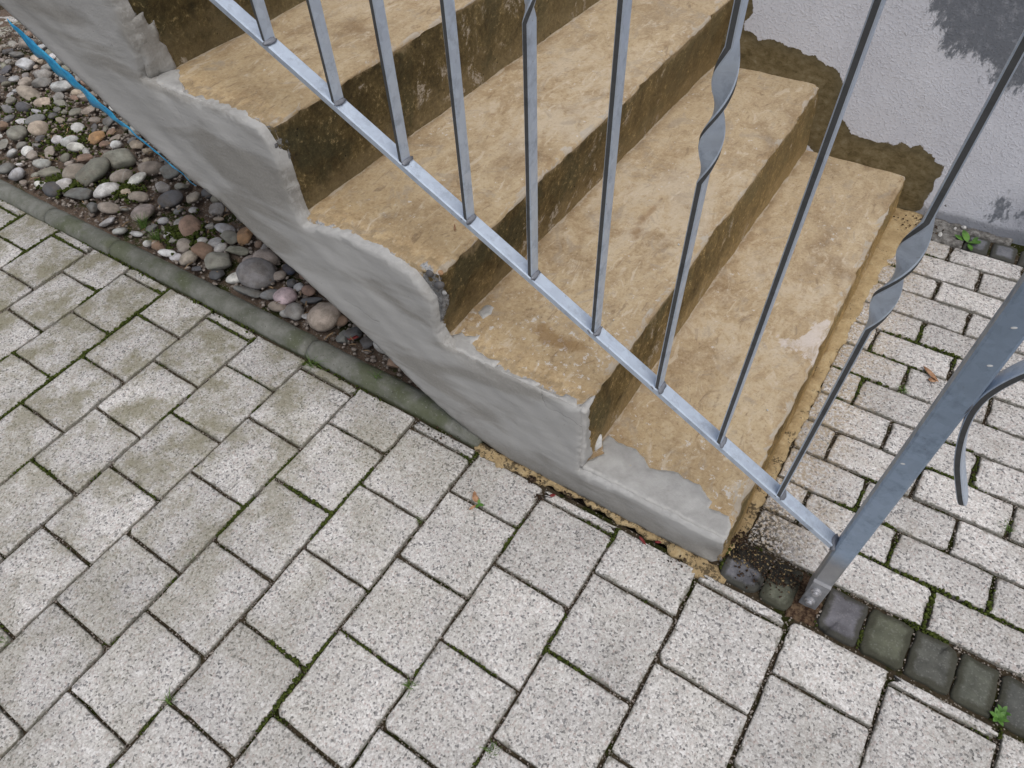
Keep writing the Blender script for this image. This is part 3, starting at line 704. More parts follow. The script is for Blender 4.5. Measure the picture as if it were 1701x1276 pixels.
# dark cobble row beside the post, grey row along the wall
cob = [(.030, .101, (.14, .14, .155)), (.106, .157, (.13, .135, .10)), (.207, .271, (.125, .122, .135)), (.277, .344, (.10, .105, .075)), (.350, .415, (.095, .097, .085)), (.421, .476, (.10, .105, .085)), (.483, .545, (.085, .088, .08)), (.551, .615, (.095, .095, .085)), (.62, .685, (.09, .09, .085)), (.69, .75, (.1, .1, .09))]
for (a, b, c) in cob:
    o = paver(path, 'cobble', a - .0022, b + .0022, .0285, .1155, MT['cobble'], rp, share=False, bev=.0032, rc=.006, dome=.001, wob=.0016)
    o.color = (*c, 1)
    JOINTS.append((a - .003, .03, a - .003, .113, 1)); JOINTS.append((a, .115, b, .117, 1))
for i in range(9):
    a = .201 + i * .062
    o = paver(path, 'cobble', a, a + .056, 1.151, 1.214, MT['cobble'], rp, share=False, bev=.004, rc=.006, dome=.001)
    o.color = (.155, .16, .175, 1)

# ------------------------------------------------------------------ gravel bed and stones
SLAB = [(-1.54, .693), (-1.476, .654), (-1.384, .587), (-1.30, .527), (-1.174, .445), (-1.076, .401), (-1.016, .35), (-.909, .286), (-.775, .199), (-.642, .087), (-.527, .023), (-.4, -.1)]
def slab_z(x):
    if x <= SLAB[0][0]: return SLAB[0][1] - (x - SLAB[0][0]) * .62
    for (a, za), (b, zb) in zip(SLAB[:-1], SLAB[1:]):
        if a <= x <= b: return za + (zb - za) * (x - a) / (b - a)
    return -1
def seen_under_slab(p, mg=.05):
    """is the point visible beneath the stair slab (or nearly so)?"""
    d = Vector(p) - CAM
    t = (Y0 - CAM.y) / d.y
    if t >= 1: return True
    h = CAM + d * t
    return h.z < slab_z(h.x) + mg

gb = bed('gravel_ground', -3.6, -.45, .085, 1.23, .02, -.012, .010, MT['soil'], lambda x, y: .012 * sst(.09, .2, y))
tag(gb, 'brown earth under the gravel beside the stairs', 'ground', kind='structure')

def stone_mesh(seed, ang):
    bm = bmesh.new()
    bmesh.ops.create_icosphere(bm, subdivisions=3, radius=1)
    r = random.Random(seed)
    o = r.uniform(0, 50)
    planes = [Vector((r.gauss(0, 1), r.gauss(0, 1), r.gauss(0, 1))).normalized() for _ in range(11)]
    cut = [r.uniform(.58, .85) for _ in planes]
    for v in bm.verts:
        p = v.co.copy()
        if ang:
            for pl, c in zip(planes, cut):
                d = p.dot(pl)
                if d > c: p -= pl * (d - c) * .93
            p *= 1 + .05 * nz(p.x * 3 + o, p.y * 3, p.z * 3) + .03 * nz(p.x * 9 + o, p.y * 9, p.z * 9)
        else:
            p *= 1 + .16 * nz(p.x * .9 + o, p.y * .9, p.z * .9) + .05 * nz(p.x * 2.3 + o, p.y * 2.3, p.z * 2.3)
        v.co = p
    me = bpy.data.meshes.new('pebble')
    bm.to_mesh(me); bm.free()
    me.materials.append(MT['stone'])
    me.polygons.foreach_set('use_smooth', [True] * len(me.polygons))
    return me
RND = [stone_mesh(i, False) for i in range(8)]
ANG = [stone_mesh(50 + i, True) for i in range(7)]
SC = dict(grey=(.26, .25, .235), pink=(.50, .40, .40), cream=(.42, .35, .28), slate=(.17, .17, .165), white=(.55, .54, .52), greybr=(.29, .25, .215), green=(.22, .215, .18), dkgrey=(.10, .10, .105), rust=(.23, .155, .115), orange=(.40, .235, .125), lgrey=(.40, .40, .395), navy=(.045, .05, .075))
PLACED = []
rs = random.Random(8)
def stone(x, y, a, b, h, ang, col, kind, label, group=None, z=None, tilt=.25):
    o = bpy.data.objects.new('pebble', rs.choice(ANG if kind == 'a' else RND))
    o.scale = (a / 2, b / 2, h / 2)
    zg = .002 + .012 * sst(.09, .2, y)
    o.location = (x, y, zg + h * .30 if z is None else z)
    o.rotation_euler = (rs.gauss(0, tilt), rs.gauss(0, tilt), ang)
    c = SC[col]; k = rs.uniform(1.05, 1.4)
    o.color = (c[0] * k, c[1] * k * rs.uniform(.98, 1.02), c[2] * k * rs.uniform(.95, 1.05), 1)
    link(o)
    tag(o, label, 'stone', group)
    PLACED.append((x, y, max(a, b) / 2))
    return o
CR = math.atan2(RX.y, RX.x)
for (x, y, w, h, ang, col, kind, lab) in DATA['stones']:
    if w < .006: continue
    # image-space ellipse -> plan ellipse: depth axis is foreshortened by the viewing pitch
    a = w * 1.08; b = h * 1.25
    stone(x, max(y, .1 + min(a, b) * .45), a, b, min(a, b) * rs.uniform(.6, .8), CR - math.radians(ang), col, kind, lab, 'singled out pebbles in the gravel bed', tilt=.15)
names = dict(grey='grey', slate='slate grey', greybr='taupe', green='olive grey', dkgrey='dark grey', rust='reddish brown', lgrey='pale grey', white='white', cream='cream')
pool = ['grey'] * 5 + ['slate'] * 3 + ['greybr'] * 7 + ['green'] * 4 + ['dkgrey'] * 2 + ['rust'] * 3 + ['lgrey'] * 3 + ['white'] + ['cream'] * 3
nst = 0
for tries in range(9000):
    if nst >= 170: break
    x = -.5 - 2.7 * rs.random(); y = rs.uniform(.105, .85)
    if not seen_under_slab((x, y, .02), .03) or not in_view((x, y, .02), .03): continue
    big = tries < 5000
    rr = rs.uniform(.017, .036) if tries < 1500 else rs.uniform(.012, .024) if big else rs.uniform(.008, .014)
    if any((x - a) ** 2 + (y - b) ** 2 < (rr * .92 + c * .92) ** 2 for a, b, c in PLACED): continue
    col = rs.choice(pool); kind = 'a' if rs.random() < .6 else 'r'
    u = cam_uv((x, y, .02))
    along = 'near end' if u[0] > .24 else 'nearer half' if u[0] > .18 else 'middle' if u[0] > .13 else 'farther half' if u[0] > .09 else 'far end' if u[0] > .045 else 'picture edge'
    dz = slab_z(x) - .62 * 0
    t_ = (Y0 - CAM.y) / (y - CAM.y); hx = CAM.x + (x - CAM.x) * t_; hz_ = CAM.z + (.02 - CAM.z) * t_
    side_ = 'against the edging' if y < .15 else 'close below the render edge' if slab_z(hx) - hz_ < .10 else 'in mid bed'
    lab = ('tiny ' if rr < .0125 else 'small ' if rr < .017 else 'medium ' if rr < .023 else 'large ' if rr < .029 else 'very large ') + names[col] + (' angular stone ' if kind == 'a' else ' rounded pebble ') + side_ + ', ' + along + ' of the gravel'
    stone(x, y, rr * 2 * rs.uniform(.95, 1.35), rr * 2 * rs.uniform(.75, 1.0), rr * rs.uniform(.9, 1.3), rs.uniform(0, 6.3), col, kind, lab, 'loose pebbles in the gravel bed')
    nst += 1

def blobs(name, items, mat, sub=1):
    """many small lumps joined into one mesh: items (x,y,z,rx,ry,rz)"""
    bm = bmesh.new(); bmesh.ops.create_icosphere(bm, subdivisions=sub, radius=1)
    bm.verts.ensure_lookup_table()
    BV = np.array([v.co[:] for v in bm.verts]); BF = np.array([[v.index for v in f.verts] for f in bm.faces]); bm.free()
    A = np.array(items)
    n = len(A)
    th = rng.uniform(0, 6.28, n)
    bv = BV[None] * rng.uniform(.75, 1.2, (n, len(BV), 1)) * A[:, None, 3:6]
    c, s = np.cos(th)[:, None], np.sin(th)[:, None]
    X = bv[..., 0] * c - bv[..., 1] * s; Yv = bv[..., 0] * s + bv[..., 1] * c
    V = np.stack([X + A[:, None, 0], Yv + A[:, None, 1], bv[..., 2] + A[:, None, 2]], -1).reshape(-1, 3)
    F = (BF[None] + (np.arange(n) * len(BV))[:, None, None]).reshape(-1, 3)
    me = bpy.data.meshes.new(name)
    me.from_pydata(V.tolist(), [], F.tolist())
    me.materials.append(mat)
    me.polygons.foreach_set('use_smooth', [True] * len(me.polygons))
    return link(bpy.data.objects.new(name, me))
grit = []
for _ in range(9000):
    x = -.46 - 2.9 * rs.random(); y = rs.uniform(.095, .95)
    if not seen_under_slab((x, y, .0), .05): continue
    s_ = rs.uniform(.0025, .007)
    grit.append((x, y, .001 + .012 * sst(.09, .2, y) + rs.uniform(-.002, .006), s_ * rs.uniform(.8, 1.6), s_, s_ * .7))
MT['grit'] = simple('fine_grit', (.10, .08, .065), (.34, .30, .265), 75, .95, .002, .1)
gr = blobs('fine_gravel', grit, MT['grit'])
tag(gr, 'fine brown grit and chips between the pebbles', 'gravel', kind='stuff')

# ------------------------------------------------------------------ concrete edging along the gravel
def edging():
    root = empty('path_edging', (-1.7, .062, 0))
    tag(root, 'rounded mossy grey concrete edging between paving and gravel', 'edging')
    cuts = [-.50, -1.003, -1.752, -2.055, -2.80, -3.55]
    for i, (a, b) in enumerate(zip(cuts[:-1], cuts[1:])):
        a -= .0025; b += .0025
        n = int(abs(a - b) / .012)
        V = []; F = []
        prof = [(-.030, -.03), (-.030, -.004)] + [(-.030 * math.cos(t), -.002 + .026 * math.sin(t)) for t in np.linspace(.15, math.pi - .15, 12)] + [(.030, -.004), (.030, -.03)]
        m_ = len(prof)
        yc0 = .0595 + rs.uniform(-.001, .001); zz = rs.uniform(-.0015, .0015)
        for k in range(n + 1):
            t = k / n; x = a + (b - a) * t
            e = 1 - .10 * (sst(.02, 0, t) + sst(.98, 1, t))
            yc = yc0 - .006 * sst(-1.4, -2.2, x)
            for (py, pz) in prof:
                d = 1 + .05 * fbm(x * 18, py * 40, i, 3) + .035 * nz(x * 90, py * 120, pz * 120)
                V.append((x, yc + py * d * e, zz + (pz * d * e if pz > -.02 else pz)))
        for k in range(n):
            for j in range(m_ - 1):
                q = k * m_ + j
                F.append((q, q + m_, q + m_ + 1, q + 1))
        F.append(tuple(range(m_)));  F.append(tuple(reversed(range(n * m_, n * m_ + m_))))
        o = obj('edging_stone', V, F, MT['edging'])
        child_loc(o, root)
edging()

# ------------------------------------------------------------------ staircase
stairs = empty('staircase', (-.5, .64, 0))
tag(stairs, 'weathered ochre concrete stairs with grey render on the open side', 'staircase')
# nose (x at open side, x at wall), foot of riser (same), top z
NOSE = {1: (.019, .012), 2: (-.266, -.254), 3: (-.540, -.513), 4: (-.846, -.785), 5: (-1.128, -1.05), 6: (-1.42, -1.33)}
FOOT = {1: (.026, .022), 2: (-.264, -.246), 3: (-.570, -.532), 4: (-.860, -.785), 5: (-1.150, -1.065), 6: (-1.44, -1.35), 7: (-1.73, -1.63)}
ZT = {0: -.02, 1: .090, 2: .268, 3: .447, 4: .630, 5: .810, 6: .990}
YL = .0595
def lerp2(ab, y):
    t = (y - .05) / (YW - .05)
    return ab[0] + (ab[1] - ab[0]) * t
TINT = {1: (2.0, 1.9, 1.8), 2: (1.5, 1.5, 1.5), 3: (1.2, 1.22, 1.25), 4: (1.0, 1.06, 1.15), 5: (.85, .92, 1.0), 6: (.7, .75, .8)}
TREADS = {}
def tread_z(n, x, y):
    return ZT[n] + .0016 * fbm(x * 16, y * 16, ZT[n] * 16 + n, 4) + .0007 * nz(x * 140, y * 140, ZT[n] * 140) + .0022 * fbm(x * 5, y * 5, n, 2)
def step(n):
    zb, zt = ZT[n - 1], ZT[n]
    ys = [YL + i * .004 for i in range(16)]
    while ys[-1] < YW - .008: ys.append(ys[-1] + .0085)
    ys.append(YW + .004)
    rad = .007
    rough_left = {3: 1.0, 4: 1.0, 5: .6}.get(n, .35)
    H = zt - zb
    nr = max(6, int(H / .008)); T = .29; nt = int(T / .008)
    VR = []; aR = []; fR = []
    VT = []; aT = []; fT = []
    for y in ys:
        xn, xf, xb = lerp2(NOSE[n], y), lerp2(FOOT[n], y), lerp2(FOOT[n + 1], y)
        wob = .003 * fbm(y * 9, n * 5.1, 0, 3)
        chip = max(0, fbm(y * 22, n * 3.7, 2, 4) - .12) * .011 + max(0, nz(y * 90, n, 7)) * .0012
        ero = sst(.105, .055, y) * rough_left
        ero *= max(0, .5 + fbm(y * 30, n * 9, 4, 3)) * .012
        xn2 = xn + wob
        def disp(x, z, k):
            return .0016 * fbm(x * 16, y * 16, z * 16 + n, 4) + .0007 * nz(x * 140, y * 140, z * 140)
        for i in range(nr + 1):                       # riser: foot to under the nose
            t = i / nr
            z = zb - .004 + (H - rad + .004) * t
            x = xf + (xn2 - xf) * min(1, (z - zb) / (H - rad)) if z > zb else xf
            near = sst(.03, .0, zt - rad - z)
            d = disp(x, z, 0) * 1.6
            x += d - chip * near - ero * (.4 + .6 * nz(y * 60, z * 60, n) + .5 * near)
            VR.append((x, y, z)); aR.append(zt - z); fR.append(z - zb)
        for i in range(6):                            # rounded nose, then tread to the back
            a = i / 5 * math.pi / 2
            x = xn2 - rad + rad * math.cos(a) - chip * (1 - .35 * i / 5) - ero * .9
            z = zt - rad + rad * math.sin(a) - chip * .9 * (.35 + .65 * i / 5) - ero * .5
            if i == 0: x, z = VR[-1][0], VR[-1][2]
            VT.append((x, y, z)); aT.append(.001 * i); fT.append(.3)
        for i in range(1, nt + 1):
            t = i / nt
            x = xn2 - rad + (xb - .006 - xn2 + rad) * t
            near = sst(.03, 0, xn2 - x)
            z = zt + disp(x, zt, 1) - (chip * .6 + ero * .6) * near - ero * .4 + .0022 * fbm(x * 5, y * 5, n, 2)
            VT.append((x, y, z)); aT.append(xn2 - x); fT.append(max(0, x - xb))
    def build(name, V, m_, na, fa, mat):
        F = []
        for j in range(len(ys) - 1):
            for i in range(m_ - 1):
                a = j * m_ + i
                F.append((a, a + m_, a + m_ + 1, a + 1))
        # returns: the open end turned inwards so that the piece has thickness
        base = len(V)
        inset = []
        for i in range(m_):
            x, y, z = V[i]
            inset.append((x - .035 if name == 'riser' else x, y + (.0012 if name == 'riser' else .0026), z - (.03 if name == 'tread' else 0)))
        V = V + inset; na = na + na[:m_]; fa = fa + fa[:m_]
        for i in range(m_ - 1):
            F.append((i, i + 1, base + i + 1, base + i))
        o = obj(name, V, F, mat)
        ex = []
        if name == 'tread':
            PP = np.array([(v[0], v[1]) for v in V])
            wv = np.full(len(PP), -.2); dv = np.full(len(PP), -.2)
            if n == 1: wv = sdist(PP, DATA['white1'])
            if n == 2: dv = np.maximum(sdist(PP, DATA['damp2']), sdist(PP, DATA['damp2b']))
            ex = [('white', wv.astype(np.float32)), ('damp', dv.astype(np.float32))]
        for nm, dat in [('nose', na), ('foot', fa)] + ex:
            at = o.data.attributes.new(nm, 'FLOAT', 'POINT'); at.data.foreach_set('value', dat)
        child_loc(o, stairs)
        return o
    o = build('riser', VR, nr + 1, aR, fR, MT['riser'])
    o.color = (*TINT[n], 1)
    TREADS[n] = build('tread', VT, 6 + nt, aT, fT, MT['tread'])
for n in range(1, 7): step(n)

def core():
    pr = [(.004, -.03)]
    for n in range(1, 7):
        pr.append((FOOT[n][0] - .016, ZT[n - 1] - .012)); pr.append((NOSE[n][0] - .016, ZT[n] - .013))
    pr.append((FOOT[7][0] - .02, ZT[6] - .013))
    low = [(x, z + .004) for x, z in SLAB if x < -.52]
    pr.append((-1.75, .83)); pr += low
    pr.append((-.5, -.03))
    clean = [pr[0]]
    for q in pr[1:]:
        if abs(q[0] - clean[-1][0]) + abs(q[1] - clean[-1][1]) > .004: clean.append(q)
    # staircase is slightly turned: shift the far end with the noses
    def shift(x, y): return x + (.062 * sst(-.2, -1.0, x) + .02 * sst(0, -.3, x)) * (y - .05) / 1.19 * .55
    P = clean; n = len(P)
    V = [(x, YL + .0035, z) for x, z in P] + [(shift(x, YW) , YW - .002, z) for x, z in P]
    F = [tuple(range(n)), tuple(reversed(range(n, 2 * n)))]
    for i in range(n):
        j = (i + 1) % n
        F.append((j, i, n + i, n + j))
    o = obj('concrete_core', V, F, MT['rubble'], smooth=False)
    bm = bmesh.new(); bm.from_mesh(o.data); bmesh.ops.recalc_face_normals(bm, faces=bm.faces); bm.to_mesh(o.data); bm.free()
    child_loc(o, stairs)
core()

def stair_h(x, y):
    for n in range(6, 0, -1):
        if x <= lerp2(NOSE[n], y): return ZT[n]
    return -.1
def side_render():
    P, tr, d, bound = cdt(DATA['side'], .010, .0035, .0014, 2.0)
    bi_ = sorted({i for e in bound for i in e})
    BPt = P[bi_]
    lean = []
    for (x, z) in BPt:
        ry = Vector((x, Y0, z)) - CAM
        best = 0
        for k in range(0, 19):
            yy = Y0 + k * .001
            q = CAM + ry * ((yy - CAM.y) / ry.y)
            best = k * .001
            if q.z <= stair_h(q.x, q.y) + .0015: break
        lean.append(best)
    lean = np.array(lean)
    lean = np.array([(np.exp(-((BPt - q) ** 2).sum(1) / .012 ** 2) * lean).sum() / np.exp(-((BPt - q) ** 2).sum(1) / .012 ** 2).sum() for q in BPt])
    LN = np.zeros(len(P))
    for i, q in enumerate(P):
        dd = np.hypot(BPt[:, 0] - q[0], BPt[:, 1] - q[1])
        w_ = np.exp(-(dd / .018) ** 2) + 1e-9
        LN[i] = (w_ * lean).sum() / w_.sum() * math.exp(-(dd.min() / .03) ** 2)
    V = []
    ca, sa = math.cos(math.radians(38)), math.sin(math.radians(38))
    for (x, z), e in zip(P, d):
        u = x * ca - z * sa; v = x * sa + z * ca
        k = .0035 * fbm(u * 3.2, v * 11, 1, 4) + .0006 * nz(x * 60, z * 60, 0)
        edge = .0055 * (1 - min(1, e / .011)) ** 2
        lip = -.0005 * math.exp(-((e - .016) / .009) ** 2) * max(0, .3 + fbm(x * 20, z * 20, 5, 3))
        ln = LN[len(V)]
        ry = Vector((x, Y0, z)) - CAM
        q = CAM + ry * ((Y0 + ln - CAM.y) / ry.y)
        V.append((q.x, q.y + k * min(1, e / .03 + .3) + edge * .3 + lip, q.z))
    n = len(V)
    edl = list(d)
    bi = sorted({i for e in bound for i in e})
    mp = {}
    for i in bi:
        mp[i] = len(V)
        x, y, z = V[i]
        V.append((x, max(y + .012, YL + .012), z - .004)); edl.append(0)
    F = list(tr)
    for a, b in bound: F.append((b, a, mp[a], mp[b]))
    o = obj('side_render', V, F, MT['plaster'])
    at = o.data.attributes.new('edge', 'FLOAT', 'POINT'); at.data.foreach_set('value', edl)
    o['label'] = 'smooth grey render trowelled over the open side of the stairs'
    child_loc(o, stairs)
side_render()

def sheet(name, poly, z, thick, mat, seed, parent=None, grid=.007, edge=.004, jit=.0014, axis='z', rough=.0006, zf=None):
    P, tr, d, bound = cdt(poly, grid, edge, jit, seed)
    V = []; el = []
    def put(a, b, h):
        V.append((a, b, (z if zf is None else zf(a, b)) + h) if axis == 'z' else ((z if zf is None else zf(a, b)) + h, a, b))
    for (a, b), e in zip(P, d):
        h = thick * (1 - (1 - min(1, e / .008)) ** 2 * .65) + rough * nz(a * 150, b * 150, seed) * 1 + rough * 1.5 * fbm(a * 40, b * 40, seed, 3)
        put(a, b, h); el.append(e)
    mp = {}
    for i in sorted({i for e in bound for i in e}):
        mp[i] = len(V); put(P[i][0], P[i][1], -.006); el.append(0)
    F = list(tr) + [(b, a, mp[a], mp[b]) for a, b in bound]
    o = obj(name, V, F, mat)
    at = o.data.attributes.new('edge', 'FLOAT', 'POINT'); at.data.foreach_set('value', el)
    if parent is stairs: child_loc(o, parent)
    elif parent is not None: o.parent = parent
    return o
for k_ in ('patch1', 'patch2', 'patch4'):
    DATA[k_] = [(a, max(b, .053) + (.007 if k_ == 'patch2' and b > .054 else 0)) for a, b in DATA[k_]]
o = sheet('mortar_patch', DATA['patch1'], .091, .003, MT['mortar'], 1.3, TREADS[1], zf=lambda a, b: tread_z(1, a, b)); o['label'] = 'wide grey mortar smear on the lowest tread'
o = sheet('mortar_patch', DATA['patch2'], .269, .0028, MT['mortar'], 2.3, TREADS[2], zf=lambda a, b: tread_z(2, a, b)); o['label'] = 'ragged grey mortar strip along the second tread'
o = sheet('mortar_patch', DATA['patch2b'], .2695, .002, MT['mortar'], 3.3, TREADS[2], zf=lambda a, b: tread_z(2, a, b))
o = sheet('mortar_patch', DATA['patch4'], .631, .004, MT['mortar'], 4.3, TREADS[4], zf=lambda a, b: tread_z(4, a, b))
wrap = [(.050, .094), (.050, .268), (.063, .266), (.068, .252), (.064, .236), (.070, .222), (.066, .200), (.073, .184), (.070, .165), (.077, .150), (.074, .130), (.082, .118), (.086, .102), (.080, .094)]
o = sheet('mortar_patch', wrap, -.262, .0035, MT['mortar'], 8.3, stairs, axis='x', rough=.0014, zf=lambda a, b: -.2628); o['label'] = 'grey mortar wrapped round the corner of the second riser'
DATA['patch5'] = [(max(a, .056), b) for a, b in DATA['patch5']]
o = sheet('mortar_patch', DATA['patch5'], -1.150, .004, MT['plaster'], 5.3, stairs, axis='x', rough=.0016, zf=lambda a, b: -1.1445 + (b - .63) * .122); o['label'] = 'grey mortar spread over the end of an upper riser'

# pebbles of the aggregate bared at the broken corners
for (x, y, z, s_, c) in [(-.565, .060, .436, .009, 'dkgrey'), (-.548, .066, .440, .006, 'orange'), (-.548, .058, .418, .010, 'dkgrey'), (-.556, .058, .405, .006, 'slate'), (-.552, .064, .428, .006, 'dkgrey'), (-.86, .056, .59, .008, 'dkgrey'), (-.866, .057, .555, .007, 'slate'), (-.864, .058, .51, .007, 'lgrey'), (-.868, .056, .535, .006, 'dkgrey'), (-.545, .063, .398, .005, 'lgrey')]:
    o = bpy.data.objects.new('aggregate_stone', rs.choice(RND)); o.scale = (s_, s_ * .8, s_ * .7)
    o.location = (x, y, z); o.color = (*SC[c], 1); o.rotation_euler = (rs.random() * 3, rs.random() * 3, 0)
    link(o); child_loc(o, stairs)

# ------------------------------------------------------------------ house wall
def wall():
    xs = list(np.arange(-3.2, -1.3, .1)) + list(np.arange(-1.3, .75, .008)) + list(np.arange(.75, 2.5, .1))
    zs = list(np.arange(-.04, .78, .008)) + list(np.arange(.78, 2.6, .1))
    nx, nz_ = len(xs), len(zs)
    gx, gz = np.meshgrid(xs, zs)
    P = np.c_[gx.ravel(), gz.ravel()]
    V = [(x, YW + .0012 * fbm(x * 7, z * 7, 0, 3), z) for x, z in P]
    F = []
    for j in range(nz_ - 1):
        for i in range(nx - 1):
            a = j * nx + i
            F.append((a, a + 1, a + nx + 1, a + nx))
    b = len(V)
    x0, x1, z0, z1 = xs[0], xs[-1], zs[0], zs[-1]
    V += [(x0, YW + .3, z0), (x1, YW + .3, z0), (x1, YW + .3, z1), (x0, YW + .3, z1)]
    c0, c1, c2, c3 = 0, nx - 1, nx * nz_ - 1, nx * (nz_ - 1)
    F += [(b + 1, b, b + 3, b + 2), (c0, c3, b + 3, b), (c2, c1, b + 1, b + 2), (c3, c2, b + 2, b + 3)]
    o = obj('house_wall', V, F, MT['wall'])
    pad = np.full(4, -1.)
    dk = np.maximum.reduce([sdist(P, DATA['dark']), sdist(P, DATA['dark2']), sdist(P, DATA['dark3'])])
    sx, sz = DATA['spot'][0]
    for nm, dat in (('sd_dark', dk), ('sd_brown', sdist(P, DATA['brown'])), ('sd_spot', .0055 - np.hypot(P[:, 0] - sx, P[:, 1] - sz))):
        at = o.data.attributes.new(nm, 'FLOAT', 'POINT'); at.data.foreach_set('value', np.r_[dat, pad].astype(np.float32))
    tag(o, 'pale grey rough rendered house wall with brown and slate paint marks', 'wall')
wall()

# ------------------------------------------------------------------ ochre crusts at the foot of the steps
front = [(.020, .075), (.040, .085), (.044, .16), (.047, .25), (.044, .36), (.049, .47), (.047, .60), (.052, .75), (.056, .9), (.070, 1.02), (.085, 1.12), (.09, 1.19), (.085, 1.236), (.016, 1.236)]
o = sheet('ochre_strip', front, -.003, .0045, MT['crust'], 7.7, None, .012, .008, .004, rough=.0012)
tag(o, 'ochre paint crust on the ground along the lowest riser', 'paint crust', kind='stuff')
base = [(-.525, .047), (-.505, .024), (-.48, .014), (-.455, .020), (-.44, .013), (-.41, .026), (-.385, .022), (-.365, .027), (-.345, .022), (-.32, .036), (-.29, .032), (-.262, .041), (-.235, .033), (-.2, .037), (-.17, .031), (-.14, .037), (-.11, .030), (-.08, .036), (-.055, .024), (-.03, .022), (-.012, .006), (.012, .010), (.030, .016), (.045, .030), (.030, .036), (.022, .047)]
o = sheet('ochre_spill', base, -.003, .0042, MT['crust'], 9.1, None, .008, .005, .004, rough=.0014)
tag(o, 'crumbly ochre residue where grey render meets the paving', 'paint crust', kind='stuff')
rub = [(.092, 1.15), (.13, 1.149), (.2, 1.150), (.199, 1.19), (.205, 1.215), (.3, 1.219), (.3, 1.238), (.09, 1.238)]
o = sheet('mortar_rubble', rub, -.003, .006, MT['rubble'], 5.9, None, .008, .006, .003, rough=.002)
tag(o, 'crumbled mortar on the ground at the foot of the house wall', 'rubble', kind='stuff')
hole = [(.158, .026), (.204, .030), (.204, .112), (.150, .115)]
o = sheet('rusty_earth', hole, -.008, .003, MT['rust'], 6.1, None, .005, .004, .003, rough=.003)
tag(o, 'rust brown earth around the foot of the railing post', 'earth', kind='stuff')

# ------------------------------------------------------------------ railing
YR = .08
rail = empty('stair_railing', (.184, YR, 0))
tag(rail, 'galvanised steel stair railing with twisted bars and curled post scroll', 'railing')
def prism(sections, name, mat, cap=True, edge_mat=None):
    m_ = len(sections[0]); V = [p for s_ in sections for p in s_]; F = []
    for k in range(len(sections) - 1):
        for j in range(m_):
            a, b = k * m_ + j, k * m_ + (j + 1) % m_
            F.append((a, b, b + m_, a + m_))
    if cap:
        F.append(tuple(reversed(range(m_)))); F.append(tuple(range((len(sections) - 1) * m_, len(sections) * m_)))
    o = obj(name, V, F, mat, smooth=False)
    if edge_mat is not None:
        o.data.materials.append(edge_mat)
        for i, pg in enumerate(o.data.polygons):
            if i < (len(sections) - 1) * m_ and i % m_ in (1, 5): pg.material_index = 1
    bm = bmesh.new(); bm.from_mesh(o.data); bmesh.ops.recalc_face_normals(bm, faces=bm.faces); bm.to_mesh(o.data); bm.free()
    return o
def rrect(a, b, c):
    """rectangle a x b with chamfered corners c, list of (u,v)"""
    a /= 2; b /= 2
    return [(a - c, -b), (a, -b + c), (a, b - c), (a - c, b), (-a + c, b), (-a, b - c), (-a, -b + c), (-a + c, -b)]
def smooth_by_angle(o, deg=35):
    o.data.polygons.foreach_set('use_smooth', [True] * len(o.data.polygons))
    bm = bmesh.new(); bm.from_mesh(o.data)
    for e in bm.edges:
        if len(e.link_faces) == 2 and e.calc_face_angle(0) > math.radians(deg): e.smooth = False
    bm.to_mesh(o.data); bm.free()
SL = -.5797
def rail_z(x): return .197 + (x - .163) * SL
# bottom rail: flat bar, wide side up the slope
def bar_along(p0, p1, width, thick, name, mat, n=2):
    d = Vector((p1[0] - p0[0], 0, p1[1] - p0[1])).normalized()
    nn = Vector((-d.z, 0, d.x))
    if nn.z < 0: nn = -nn
    secs = []
    for k in range(n + 1):
        t = k / n
        c = Vector((p0[0] + (p1[0] - p0[0]) * t, YR, p0[1] + (p1[1] - p0[1]) * t))
        secs.append([tuple(c + Vector((0, 1, 0)) * u + nn * v) for u, v in rrect(width, thick, .0018)])
    o = prism(secs, name, mat); child_loc(o, rail); return o
XE = -1.75
bar_along((.166, rail_z(.166) - .008), (XE, rail_z(XE) - .008), .0225, .0125, 'bottom_rail', MT['rail'], 4)
HZ = .80
bar_along((.20, rail_z(.20) + HZ), (XE, rail_z(XE) + HZ), .040, .012, 'hand_rail', MT['post'], 4)
LEAN = .032
def weld(x, y, z, s_, par=None):
    bm = bmesh.new(); bmesh.ops.create_icosphere(bm, subdivisions=2, radius=1)
    o_ = rs.uniform(0, 99)
    V = []
    for v in bm.verts:
        p = v.co * (1 + .7 * nz(v.co.x * 2.1 + o_, v.co.y * 2.1, v.co.z * 2.1))
        V.append((x + p.x * s_[0], y + p.y * s_[1], z + p.z * s_[2] - p.x * s_[0] * .58))
    F = [tuple(v.index for v in f.verts) for f in bm.faces]; bm.free()
    o = obj('weld_bead', V, F, MT['weld'])
    if par is not None: o.parent = par
    else: child_loc(o, rail)
XB = [.065, -.043, -.1525, -.264, -.373, -.482, -.591, -.702, -.815, -.925, -1.035, -1.145, -1.255, -1.365, -1.475]
